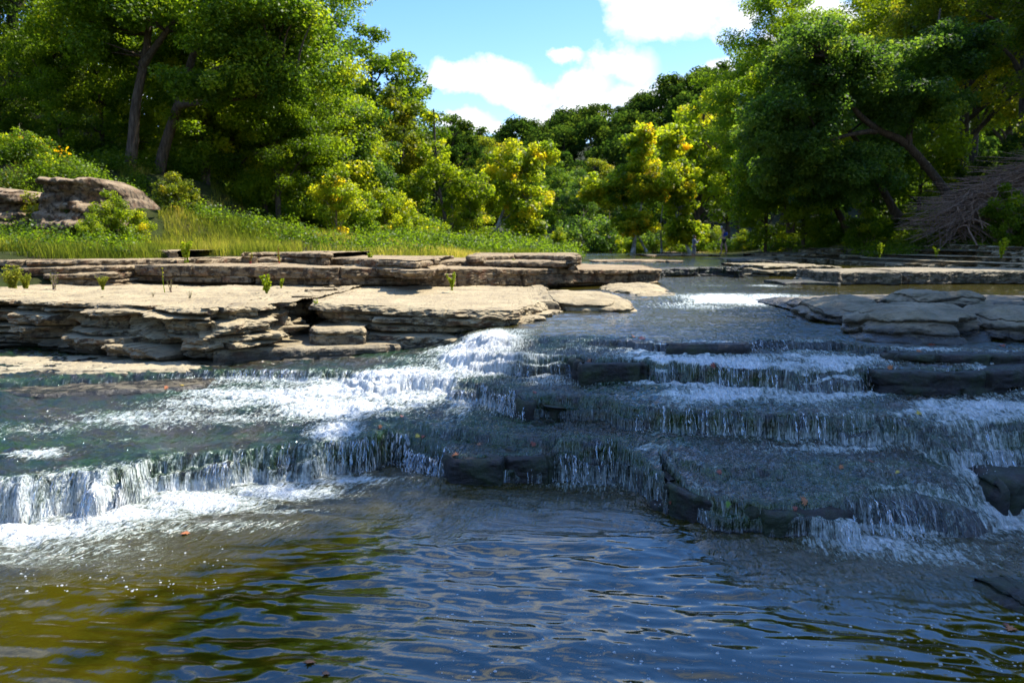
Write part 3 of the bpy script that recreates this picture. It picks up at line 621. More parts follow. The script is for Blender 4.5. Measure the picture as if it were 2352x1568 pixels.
for k, (pts, z, bk, lab) in enumerate([
    ([(440, 592), (560, 590), (700, 590), (830, 592), (955, 598)], 1.47, 2.5, 'thin dark layered step right behind the long straight step'),
    ([(958, 600), (1060, 597), (1180, 598), (1290, 599), (1300, 592)], 1.40, 2.5, 'thin broken step beside the far water on the left bank'),
    ([(-300, 596), (0, 596), (180, 595), (300, 594), (438, 592)], 1.46, 2.5, 'thin weedy limestone step at the left edge'),
    ([(555, 579), (640, 578), (742, 580), (745, 577)], 1.56, 1.5, 'short dark slab at the edge of the grass'),
    ([(265, 574), (330, 572), (400, 574), (410, 571)], 1.60, 1.5, 'white topped slab half buried in the weeds on the left'),
    ([(1090, 587), (1180, 584), (1270, 585), (1322, 588), (1325, 583)], 1.49, 3.5, 'low flat slab where the grassy bank ends at the far water'),
    ([(-300, 562), (0, 562), (120, 564), (230, 568)], -15.2, 1.5, 'dark slab under the tan boulder at the left edge')]):
    rock('rock_ledge', lab, 'rock ledge', lipz(pts, z) if z > 0 else lipY(pts, ((0, 100), (-z, -z))), (z if z > 0 else 1.68) - .2, bk, M['lime_high'], 40 + k, strata=2, amp=.09, lip=.03, blocks=.9, ragged=.12, ds=.04, undercut=.04, group=GL)
# right bank
rock('rock_ledge', 'big square edged grey ledge over the brown still water on the right', 'rock ledge',
     lipz([(1926, 623), (1980, 622), (2075, 623)], [1.17, 1.17, 1.17]), .84, 1.8, M['grey'], 61, cracks=.15, strata=1, amp=.07, lip=.04, blocks=.3, undercut=.5, urange=.2, group=GR)
rock('rock_ledge', 'rightmost square edged grey ledge, past the curled notch', 'rock ledge',
     lipz([(2092, 622), (2200, 620), (2352, 620), (2800, 618)], [1.17, 1.18, 1.18, 1.18]), .84, 1.8, M['grey'], 62, cracks=.15, strata=1, amp=.08, lip=.04, blocks=.3, undercut=.5, urange=.2, group=GR)
rock('rock', 'grey rock wedge at the water left of the big square edged ledge', 'rock', lipz([(1866, 638), (1900, 634), (1926, 634)], [1.0, 1.04, 1.04]), .84, .9, M['grey'], 63, strata=2, amp=.05, lip=.06)
rock('rock', 'flat black stone awash in front of the grey wedge', 'rock', lipz([(1802, 648), (1840, 646), (1900, 647), (1926, 649), (1930, 645)], [.955, .96, .96, .955, .95]), .86, .5, M['wet'], 64, strata=1, amp=.03, lip=.02)
for k, (pts, z, zb, bk, lab) in enumerate([
    ([(1758, 609), (1830, 609), (1900, 610), (1925, 611)], 1.18, .9, 3, 'ribbed dark ledge with a white riffle at its left end'),
    ([(1700, 596), (1770, 593), (1880, 594), (1980, 600), (2080, 606), (2200, 606), (2352, 606), (2700, 606)], (31, 17.5) , .7, 4, 'lowest of the crumbled grey tiers on the right bank'),
    ([(1790, 584), (1880, 581), (1960, 585), (2010, 592), (2130, 594), (2240, 590), (2352, 592), (2700, 590)], (34, 18.7) , .8, 4, 'second crumbled grey tier on the right bank'),
    ([(1850, 573), (1930, 570), (1985, 575), (2040, 580), (2110, 578), (2210, 572), (2352, 580), (2700, 580)], (37, 20.0) , .9, 3, 'topmost crumbled grey tier below the right bank weeds'),
    ([(2060, 566), (2120, 563), (2190, 560), (2280, 563), (2352, 567), (2700, 567)], (39, 21.6) , 1.1, 2, 'flat slab on top of the right bank tiers'),
    ([(1930, 566), (2000, 561), (2060, 563)], (41, 22.3) , 1.2, 2, 'small slab in the weeds above the right bank tiers')]):
    fr = lipz(pts, z) if not isinstance(z, tuple) else lipY(pts, ((1750, 2000, 2352, 2700), (z[0], z[0] * .45 + z[1] * .55, z[1], z[1] * .93)))
    rock('rock_ledge', lab, 'rock ledge', fr, zb, bk, M['greymoss'], 70 + k, strata=3, amp=.22, lip=.05, blocks=1.1, ragged=.25, ds=.05, group=GR)
rock('rock_ledge', 'long low rock with a sunlit top along the right side of the upper pool', 'rock ledge',
     lipz([(1836, 706), (1848, 686), (1900, 680), (1990, 678), (2100, 682), (2220, 684), (2352, 690), (2800, 690)], [.84, .90, .92, .94, .94, .94, .93, .93]), .74, .55, M['grey'], 81, cracks=.15, strata=2, amp=.06, lip=.10, blocks=.4, tops=30, group=GR)
def worn(label, px0, px1, pyt, pyb, z0, z1, depth, seed, mat='grey', e=2.6, hollow=None, group=None, tilt=0.0, pz=.75):
    """water-worn rock: px span, top / foot rows, z0 water level, z1 top"""
    xa, ya, _ = W(px0, pyb, z0); xb, yb, _ = W(px1, pyb, z0); yf = (ya + yb) / 2; rx = (xb - xa) / 2; cx = (xa + xb) / 2; H = z1 - z0 + .1
    nu, nv = 150, 60; U, V = np.meshgrid(np.linspace(-np.pi, np.pi, nu), np.linspace(0, 1, nv))
    ph = V * np.pi / 2; sg = lambda a, p: np.sign(a) * np.abs(a) ** p
    rad = sg(np.cos(ph), 1.0 / e * 1.3); Zn = sg(np.sin(ph), pz)
    xx = sg(np.sin(U), 2 / e) * rad; yy = -sg(np.cos(U), 2 / e) * rad
    X = cx + rx * xx; Y = yf + depth * .5 * (1 + yy); Z = z0 - .1 + H * Zn * (1 + tilt * xx)
    n = .20 * fbm(X * 1.5, Y * 1.6, Z * 2.5, seed=seed, oct=4) + .09 * fbm(X * 5, Y * 5, Z * 14, seed=seed + 2, oct=5, gain=.6) + .05 * cell(X * 2.3 + .3 * Z * 9, seed)
    st = Z * 9 + 1.4 * fbm(X * .9, Y * .9, seed=seed + 3, oct=3); sf = st - np.floor(st); n += .13 * (np.sqrt(np.clip(4 * sf * (1 - sf), 0, 1)) - .7) * (np.abs(Zn) < .98) + .07 * cell(np.floor(st), seed + 4)
    nx, ny = xx, yy; ln = np.sqrt(nx * nx + ny * ny) + .15
    if hollow is not None:
        hx = cx + hollow * rx; q = ((X - hx) / (.30 * rx)) ** 2 + ((Z - (z0 + H * .35)) / (.36 * H)) ** 2; n = n - .30 * np.exp(-q ** 2) * (yy < 0)
    k = np.clip(1 - Zn ** 3, 0, 1)
    X = X + n * nx / ln * k; Y = Y + n * ny / ln * k; fz = fbm(X * 1.6, Y * 2.6, seed=seed + 9, oct=5, gain=.6); Z = Z + (.07 * fz + .05 * (np.floor(fz * 6) / 6 - fz)) * Zn
    o = link('rock', np_mesh('rock', np.stack([X, Y, Z], -1).reshape(-1, 3), grid_faces(nv, nu)), M[mat]); tag(o, label, 'rock', group)
worn('smooth grey rock sloping into the upper pool at the right', 1880, 2075, 690, 742, .80, 1.02, 1.5, 82, tilt=.15)
worn('largest pale grey boulder at the right edge with a dark hollow in its side', 2040, 2345, 704, 788, .78, 1.07, 1.5, 83, hollow=.42, e=3)
worn('grey boulder cut off by the right edge, beside the largest one', 2300, 2560, 712, 786, .78, 1.05, 1.3, 85, e=3)
worn('flat topped stone resting against the back of the largest boulder', 2085, 2290, 692, 728, .84, 1.13, .9, 84, e=4)
worn('small dark rock with a sunlit edge at the left end of the right hand shelf', 1832, 1935, 682, 712, .80, .93, .9, 86)
worn('rounded low rock where the left bank reaches the upper pool', 1240, 1478, 688, 720, .80, .985, 2.2, 17, mat='lime', tilt=-.10, pz=.42, e=3.4)
worn('lowest smooth rock tip beside the small white rapid', 1452, 1602, 676, 694, .80, .91, 2.0, 18, mat='lime', tilt=-.2, pz=.5, e=3)
worn('rounded rock behind the low rock at the left bank tip', 1400, 1560, 668, 684, .82, .96, 2.2, 19, mat='lime', pz=.5, e=3)
# black wet blocks in the cascade
def wet(label, pts, zb, bk, seed, strata=1, amp=.05, name='rock', lipr=.03, **kw):
    strata = min(strata, 2); rock(name, label, 'rock', pts, zb, bk, M['wet'], seed, strata=strata, amp=amp, lip=lipr, blocks=2.6, ds=.012, dz=.01, ragged=.07, top_amp=.04, warp=.15, cracks=.0, group=GW, **kw)
wet('bare black block in the front of the upper shelf, left half', [(1326, 826, .70), (1334, 834, .695), (1400, 834, .695), (1492, 832, .695), (1500, 824, .69)], .50, .25, 101)
wet('dark block with green mossy rim standing out into the pool', [(1022, 1030, .20), (1036, 1052, .19), (1130, 1050, .19), (1200, 1048, .195), (1266, 1046, .20), (1272, 1030, .20)], -.05, .22, 102)
wet('small round black rock with mossy crown in the middle shelf', [(1208, 930, .40), (1222, 918, .44), (1250, 912, .455), (1268, 916, .45), (1280, 934, .40), (1270, 925, .44)], .26, .14, 103, strata=1, amp=.02, lipr=.06)
wet('leaf strewn black rock nearest the camera at the right of the pool', [(1534, 1080, .19), (1537, 1100, .185), (1580, 1120, .185), (1634, 1143, .18), (1700, 1152, .175), (1770, 1163, .17), (1830, 1170, .155), (1850, 1152, .165)], -.05, .30, 104)
wet('rounded black rock under the frothy fall, just right of the leaf strewn one', [(1830, 1160, .18), (1850, 1166, .17), (1900, 1160, .17), (1950, 1150, .17)], -.05, .2, 105, strata=1, amp=.03, lipr=.06)
wet('highest thin black ledge with red leaves, at the lip of the upper pool', [(1526, 786, .80), (1532, 792, .795), (1620, 794, .795), (1715, 792, .795), (1724, 785, .80)], .68, .15, 106, strata=1, amp=.02)
wet('big black slab with a wet brown front at the right edge of the upper shelf', [(2030, 850, .695), (2100, 852, .70), (2200, 853, .70), (2300, 850, .71), (2352, 842, .73), (2600, 840, .73)], .50, .3, 107, strata=2, amp=.06, undercut=.06)
wet('second black slab stepped back above the big one at the right edge', [(2060, 812, .785), (2150, 812, .79), (2250, 814, .795), (2352, 814, .80), (2600, 814, .80)], .66, .25, 108, strata=3, amp=.06)
wet('black rock at the left of the long middle shelf fall, beside the curved green one', [(1186, 905, .48), (1196, 912, .475), (1215, 918, .46), (1222, 908, .48)], .28, .12, 109, strata=1, amp=.02)
wet('half drowned knobbly rock in the right hand chute', [(2215, 1100, .19), (2240, 1078, .26), (2290, 1080, .25), (2310, 1105, .18)], -.02, .15, 110, strata=1, amp=.03, lipr=.07)
wet('wet brown rock at the right edge beside the chute', [(2300, 1120, .22), (2320, 1098, .27), (2352, 1090, .28), (2450, 1090, .28)], -.02, .3, 111, strata=1, amp=.04, lipr=.07)
wet('submerged rock tip in the bottom right corner of the pool', [(2240, 1402, -.01), (2262, 1396, .02), (2310, 1396, .05), (2352, 1404, .06), (2500, 1430, .07)], -.1, .30, 112, strata=1, amp=.06, lipr=.12)
wet('lone black ledge across the creek below the far water', [(1512, 622, 1.08), (1520, 616, 1.11), (1600, 614, 1.115), (1685, 614, 1.115), (1697, 622, 1.06)], .84, .5, 113, strata=2, amp=.10)
wet('small black stone where the riffle starts, far up the creek', [(1700, 612, 1.12), (1712, 607, 1.18), (1740, 607, 1.18), (1748, 612, 1.12)], .9, .4, 114, strata=1, amp=.05)
wet('long flat black rock just beyond the riffle', [(1695, 598, 1.22), (1740, 596, 1.26), (1790, 600, 1.22), (1840, 603, 1.18)], 1.05, 1.0, 115, strata=1, amp=.1)
wet('small mossy rock at the foot of the shaded fall', [(1508, 1154, .02), (1520, 1146, .045), (1545, 1148, .04), (1560, 1158, .01)], -.05, .08, 116, strata=1, amp=.015, lipr=.03)
for (a, y, b, z, lab) in [(1385, 598, 1560, 1.16, 'low flat bar of rock in the far water, nearest the left bank'), (1500, 584, 1650, 1.16, 'pale flat rock bar where the man stands beside the far water'), (1560, 579, 1850, 1.17, 'long sunlit rock bar where the woman stands')]:
    rock('rock_ledge', lab, 'rock ledge', lipz([(a, y + 1, ), (a + 10, y), ((a + b) / 2, y), (b - 10, y), (b, y + 1)], z), 1.0, 5 if z > 1.16 else 2.5, M['lime_high'], int(a), strata=2, amp=.15, lip=.04, ds=.12, ragged=.3)
# ------------------------------------------------------------------ land
LP = [WD(*a) for a in [(-900, 560, 15), (-300, 540, 15), (0, 572, 15.2), (300, 580, 16), (600, 583, 17), (900, 588, 19), (1200, 590, 24), (1300, 592, 30), (-400, 300, 18), (0, 362, 18.5), (120, 378, 19), (200, 410, 19.5), (300, 512, 20), (400, 540, 21), (600, 556, 24), (800, 560, 28), (1050, 562, 33), (1200, 572, 38),
      (0, 300, 26), (300, 380, 25), (370, 410, 25), (500, 495, 30), (800, 505, 40), (-500, 150, 26), (0, 120, 45), (500, 300, 45), (900, 500, 60), (1100, 565, 50), (1200, 574, 62), (1350, 577, 78), (1500, 577, 78), (1650, 577, 70), (1250, 570, 100), (1500, 570, 110), (1800, 568, 75),
      (1820, 577, 46), (1900, 566, 38), (2000, 558, 31), (2150, 554, 29), (2250, 556, 27), (2352, 560, 25.5), (2600, 560, 24), (2352, 470, 31), (2250, 500, 32), (2120, 520, 32), (2000, 535, 40), (1850, 560, 55), (2700, 380, 28), (2600, 300, 35), (2300, 400, 45), (2000, 500, 70), (100, 555, 16)]]
LP += [(8, 5, 1.2), (12.5, 8, 2.8), (7.5, 1, .9), (14, 3, 3), (20, 10, 5), (-9, 6, .9), (-11, 2, 1.4), (-14, 8, 2), (-8, 10, .8), (-12, 13, 1.3), (-9.5, 14.6, 1.5), (-7, 15.4, 1.5), (-14, 15, 1.6), (18.6, 20.5, 1.9), (7.9, 20, .7), (10.1, 20, .7), (12.9, 20, .8), (15.2, 20, .9), (9.1, 23, .8), (11.6, 23, .8), (14.8, 23, 1.0), (17.5, 23, 1.2), (10.7, 27, .9), (13.4, 26.5, 1.1), (11, 30, .9), (11.3, 33, .95), (10.2, 36, .9), (13, 30, 1.1), (20.5, 28.5, 3), (8.8, 10.8, 1.3), (9.4, 6.6, 1.2), (12.2, 14, 1.4), (0, -4, .6), (8, -5, 1.5), (-8, -5, 1.5)]
LP += [(x, y, z) for (x, y, z) in [(0, 3, -.8), (-4, 4, -.8), (4, 4, -.8), (-2, 5, -.8), (2, 5, -.8), (0, 7, -.6), (-3, 7.5, -.5), (4, 7, -.6), (-5.5, 7.5, -.4), (6, 7, -.3), (1.5, 10, -.2), (3.2, 11, -.2), (5, 10, 0), (-1.5, 10, .3), (-4, 10.5, .4), (-6, 10.5, .4), (2, 14, .2), (5, 14, .2), (7.2, 14, .3), (-2, 13.5, .6), (-5, 13.5, .7),
       (3.5, 18, .4), (6.5, 18, .4), (9.5, 17, .4), (12.5, 17, .5), (9, 21, .6), (12.5, 21, .7), (16, 20, .9), (10, 24, .9), (14, 23.5, 1.0), (8.5, 14, .3), (1, 17, .8), (5, 24, .5), (8, 24, .6), (2.5, 24, .8), (4, 32, .6), (8, 32, .6), (5, 40, .7), (9, 40, .7), (7, 48, .8), (8, 56, .9), (12, 48, .95), (8, 64, 1.0), (14, 56, 1.1)]]
LPA = np.array(LP)
def land_z(X, Y):
    X = np.asarray(X, float); Y = np.asarray(Y, float); sh = X.shape; x = X.ravel(); y = Y.ravel()
    num = np.zeros_like(x); den = np.zeros_like(x)
    for (a, b, c) in LP:
        d2 = (x - a) ** 2 + (y - b) ** 2; wgt = 1 / (d2 + .15 + .0006 * (b * b)) ** 2.0
        num += wgt * c; den += wgt
    z = num / den
    z = z + .10 * fbm(x * .5, y * .5, seed=201, oct=4) * sstep(.9, 1.6, z)
    return z.reshape(sh)
yr = np.concatenate([np.linspace(-8, 12, 50), 12 * (170 / 12) ** (np.arange(1, 240) / 239)]); us = np.linspace(-1, 1, 280)
Y = np.repeat(yr[:, None], 280, 1); X = us[None, :] * (18 + np.maximum(Y, 0) * 1.25)
Z = land_z(X, Y)
lo = link('ground', np_mesh('ground', np.stack([X, Y, Z], -1).reshape(-1, 3), grid_faces(*X.shape)), M['soil']); tag(lo, kind='structure')
def lz(x, y): return float(land_z(np.array([x]), np.array([y]))[0])
# the wooded hill beyond the bend
RID = sorted([(WD(px, py, 200)[0], WD(px, py, 200)[2]) for px, py in [(-2500, 250), (-500, 250), (500, 350), (900, 420), (1050, 400), (1180, 385), (1290, 350), (1400, 318), (1500, 290), (1600, 250), (1800, 190), (2100, 130), (2700, 80), (4500, 60)]])
RX, RZ = zip(*RID)
def hill_z(X, Y):
    r = np.interp(X, RX, RZ)
    return 1.0 + (r - 1.0) * sstep(105, 200, Y) + 1.2 * fbm(X * .03, Y * .03, seed=210)
yr = np.linspace(100, 300, 60); xr = np.linspace(-260, 320, 120); X, Y = np.meshgrid(xr, yr)
ho = link('hill', np_mesh('hill', np.stack([X, Y, hill_z(X, Y)], -1).reshape(-1, 3), grid_faces(*X.shape)), M['forest_floor']); tag(ho, kind='structure')
# ground sheet to the horizon, under everything
X, Y = np.meshgrid(np.linspace(-2400, 2400, 9), np.linspace(-2400, 2600, 9))
po = link('terrain', np_mesh('terrain', np.stack([X, Y, X * 0 - 2.5], -1).reshape(-1, 3), grid_faces(*X.shape)), M['soil']); tag(po, kind='structure')

# big tan boulder and bank rocks on the left
def bank_rock(label, px0, px1, pyt, pyb, Yd, seed, depth=1.2, mat='bould'):
    x0, _, zt = WD(px0, pyt, Yd); x1, _, zb = WD(px1, pyb, Yd)
    n, m = 110, 70; u = np.linspace(-1, 1, n)[None, :] + np.zeros((m, 1)); v = np.linspace(0, 1, m)[:, None] + np.zeros((1, n))
    # profile: front face then rounded top
    rng = np.random.default_rng(seed); Ly = np.array([1.0])
    hz = np.clip(v * 1.7, 0, 1); back = np.clip((v - .55) / .45, 0, 1)
    H = zt - zb; cxp = (x0 + x1) / 2; wx = (x1 - x0) / 2
    X = cxp + wx * u * (1 + .03 * fbm(u * 2, v * 3, seed=seed)); 
    top = 1 - .40 * np.abs(u) ** 6 + .12 * fbm(u * 2, u * 0, seed=seed + 1)
    Z = zb - .2 + (H * top + .2) * (1 - (1 - hz) ** 1.25)
    Yy = Yd + .0 * depth + depth * .9 * np.abs(u) ** 3.5 + back * depth + .25 * hz
    L = Z * 5.5 + .6 * fbm(X * .8, Z * .6, seed=seed + 5); li = np.floor(L); lf = L - li
    Yy = Yy + .15 * cell(li * 1.0 + seed, seed) - .07 * np.sqrt(np.clip(4 * lf * (1 - lf), 0, 1)) + .42 * fbm(X * 1.6, Z * 2.0, seed=seed + 7, oct=6, gain=.6) + .16 * cell(X * 1.7 + li * 3.3, seed + 9)
    X = X + .05 * fbm(X * 6, Z * 6, seed=seed + 8, oct=3)
    o = link('boulder', np_mesh('boulder', np.stack([X, Yy, Z], -1).reshape(-1, 3), grid_faces(m, n)), M[mat]); tag(o, label, 'boulder')
bank_rock('big tan weathered boulder overhung by weeds at the left edge of the bank', 30, 243, 412, 560, 15.9, 5)
bank_rock('left end of the tan rock outcrop, cut by the frame', -190, 50, 425, 556, 16.0, 9)
bank_rock('small earthy rock in the weedy slope right of the tan boulder', 255, 330, 470, 540, 18.5, 15, depth=.8)
# ------------------------------------------------------------------ foliage
def leaves(mb_c, rad, n, size, rng, tint0, flat=.75, up=.55, droop=0.0):
    """n leaf quads round clump centre"""
    d = rng.normal(size=(n, 3)); d /= np.linalg.norm(d, axis=1)[:, None]
    r = rng.random(n) ** .45
    p = mb_c + d * (r * rad)[:, None] * np.array([1, 1, flat])
    nrm = d * .5 + rng.normal(size=(n, 3)) * .55 + np.array([0, 0, up]); nrm /= np.linalg.norm(nrm, axis=1)[:, None]
    t = np.cross(nrm, rng.normal(size=(n, 3))); t /= np.linalg.norm(t, axis=1)[:, None] + 1e-9; t[:, 2] -= droop; 
    b = np.cross(nrm, t); L = size * rng.uniform(.6, 1.25, n)[:, None]; Wd = L * .36
    V = np.stack([p - t * L * .5, p + b * Wd - t * L * .05, p + t * L * .5, p - b * Wd - t * L * .05], 1)
    ti = np.clip(tint0 + rng.normal(0, .10, n) + .08 * (r - .6), 0, 1)
    return V.reshape(-1, 3), np.repeat(ti, 4)
def leaf_mesh(name, clumps, nper, size, seed, tint=.45, tvar=.16, **kw):
    rng = np.random.default_rng(seed); Vs, Ts = [], []
    for (c, r) in clumps:
        n = max(6, int(nper * (r ** 2))) if nper > 0 else -nper
        t0 = tint + rng.normal(0, tvar)
        V, T = leaves(np.asarray(c, float), r, n, size, rng, t0, **kw); Vs.append(V); Ts.append(T)
    V = np.concatenate(Vs); n = len(V) // 4
    return np_mesh(name, V, np.arange(n * 4).reshape(-1, 4), False, {'tint': np.concatenate(Ts)})
def clump_set(rng, n, rx, rz, cz, rmin, rmax, shell=.35, lean=(0, 0), skew=0):
    out = []
    for _ in range(n):
        d = rng.normal(size=3); d /= np.linalg.norm(d); q = shell + (1 - shell) * rng.random() ** .6
        x, y, z = d[0] * rx * q, d[1] * rx * q, d[2] * rz * q
        k = (z / rz + 1) / 2
        wd = 1 - .35 * max(0, k - .5) * 2
        out.append(((x * wd + lean[0] * k + skew * rng.normal(), y * wd + lean[1] * k, cz + z), rng.uniform(rmin, rmax)))
    return out
def limbs(mb, trunk, clumps, rng, nmax, r0, frac=.55):
    T = np.asarray(trunk); zs = T[:, 2]
    for (c, r) in clumps[:nmax]:
        c = np.asarray(c); zq = np.clip(c[2] - (.35 + .5 * rng.random()) * np.hypot(c[0] - T[-1, 0] * .5, c[1]) - .3, zs[0] + (zs[-1] - zs[0]) * .22, zs[-1] * .97)
        a = np.array([np.interp(zq, zs, T[:, k]) for k in range(3)])
        mid = a * .55 + c * .45 + np.array([0, 0, .12 * np.linalg.norm(c - a)]) + rng.normal(0, .12, 3)
        P = curve_pts([a, mid, c + rng.normal(0, .1, 3)], 7)
        mb.tube(P, np.linspace(r0, r0 * .22, 7) * rng.uniform(.7, 1.2), 5)
def tree_proto(key, H, rx, rz, cz, ncl, rcl, nper, size, seed, trunk=None, r0=.2, shell=.35, lean=(0, 0), tint=.45, tvar=.16, nl=26, extra=None, **kw):
    rng = np.random.default_rng(seed); cl = clump_set(rng, ncl, rx, rz, cz, rcl[0], rcl[1], shell, lean)
    if extra: cl += extra
    if trunk is None: trunk = [(0, 0, -.5), (.1, 0, H * .2), (.25 * lean[0] + .1, .25 * lean[1], H * .45), (.6 * lean[0], .6 * lean[1], H * .7), (lean[0] * .8, lean[1] * .8, H * .93)]
    mb = MB(); P = curve_pts(trunk, 22); rad = np.linspace(r0, r0 * .25, 22); rad[:3] *= [1.5, 1.25, 1.08]
    mb.tube(P, rad, 9); limbs(mb, P, cl, rng, nl, r0 * .38)
    tm = mb.mesh('trunk')
    cm = leaf_mesh('crown', cl, nper, size, seed + 1, tint, tvar, **kw)
    return tm, cm
PR = {}
PR['na'] = tree_proto('na', 13, 3.9, 4.9, 8.2, 150, (.4, .95), 1000, .105, 1, r0=.22, shell=.15, flat=.6, tvar=.14)
PR['nb'] = tree_proto('nb', 12, 3.6, 4.6, 7.2, 140, (.4, .9), 1000, .105, 2, r0=.18, shell=.15, flat=.6, tvar=.14, lean=(.8, -.3))
PR['nc'] = tree_proto('nc', 14, 4.4, 4.4, 9.4, 160, (.4, 1.0), 900, .11, 3, r0=.24, shell=.15, flat=.6, tvar=.14, lean=(-.6, -.5))
PR['cano'] = tree_proto('cano', 13, 4.1, 2.7, 9.2, 74, (.7, 1.3), 620, .15, 12, r0=.24, lean=(-.6, 0))
PR['lo'] = tree_proto('lo', 7.5, 2.3, 3.6, 3.5, 120, (.3, .75), 1000, .10, 13, r0=.11, shell=.1, flat=.6, tvar=.16)
PR['ma'] = tree_proto('ma', 10, 2.7, 4.0, 6.0, 110, (.3, .75), 480, .17, 4, r0=.15, shell=.15, flat=.7)
PR['mb'] = tree_proto('mb', 9, 3.0, 3.3, 5.4, 110, (.3, .75), 480, .17, 5, r0=.15, shell=.15, flat=.6, lean=(.4, 0))
PR['ga'] = tree_proto('ga', 9, 3.1, 3.5, 5.0, 74, (.35, .75), 560, .20, 6, r0=.14, shell=.2, tvar=.2, lean=(.5, 0), nl=50)
PR['gb'] = tree_proto('gb', 8, 2.5, 3.3, 4.6, 56, (.35, .75), 560, .20, 7, r0=.12, shell=.2, tvar=.2, nl=40)
PR['sv'] = tree_proto('sv', 6, 1.7, 2.2, 3.6, 48, (.3, .6), 900, .13, 8, r0=.09, shell=.2, nl=40)
PR['co'] = tree_proto('co', 8, 1.5, 3.6, 4.4, 50, (.4, .8), 700, .15, 9, r0=.10)
for k in range(3): PR['f%d' % k] = tree_proto('f', 12, 4.6, 4.6, 6.6, 44, (1.1, 2.2), 34, .62, 20 + k, r0=.2, nl=6, tvar=.12)
PR['sh0'] = tree_proto('sh', 1.6, .85, .75, .85, 62, (.12, .27), 3000, .07, 31, r0=.02, nl=24, shell=.05, tvar=.2)
PR['sh1'] = tree_proto('sh', 2.2, .7, 1.05, 1.15, 60, (.12, .27), 2900, .075, 32, r0=.025, nl=24, shell=.05, tvar=.2)
PR['sh2'] = tree_proto('sh', 1.2, 1.0, .5, .5, 60, (.11, .25), 3000, .065, 33, r0=.02, nl=20, shell=.05, tvar=.2)
def plant(proto, name, label, cat, at, leafm, barkm='bark', sc=1.0, rz=0.0, group=None, sz=None, tilt=(0, 0), stem='trunk'):
    tm, cm = PR[proto]
    e = empty(name, at, rz); e.scale = (sc, sc, sz or sc); e.rotation_euler = (tilt[0], tilt[1], rz)
    tag(e, label, cat, group)
    a = bpy.data.objects.new(stem, tm); b = bpy.data.objects.new('foliage' if stem == 'stem' else 'crown', cm)
    for o, m in ((a, M[barkm]), (b, M['leaf_' + leafm])):
        COL.objects.link(o); o.parent = e
        if not o.data.materials: o.data.materials.append(m)
        o.material_slots[0].link = 'OBJECT'; o.material_slots[0].material = m
    return e
def tree_at(proto, px, Yd, label, leafm, name='tree', cat='tree', sink=.2, **kw):
    x, y, _ = WD(px, 500, Yd); z = lz(x, y)
    return plant(proto, name, label, cat, (x, y, z - sink), leafm, **kw)
GB = 'trees of the left bank wood'; GRT = 'trees of the right bank wood'; GM = 'trees round the bend of the creek'
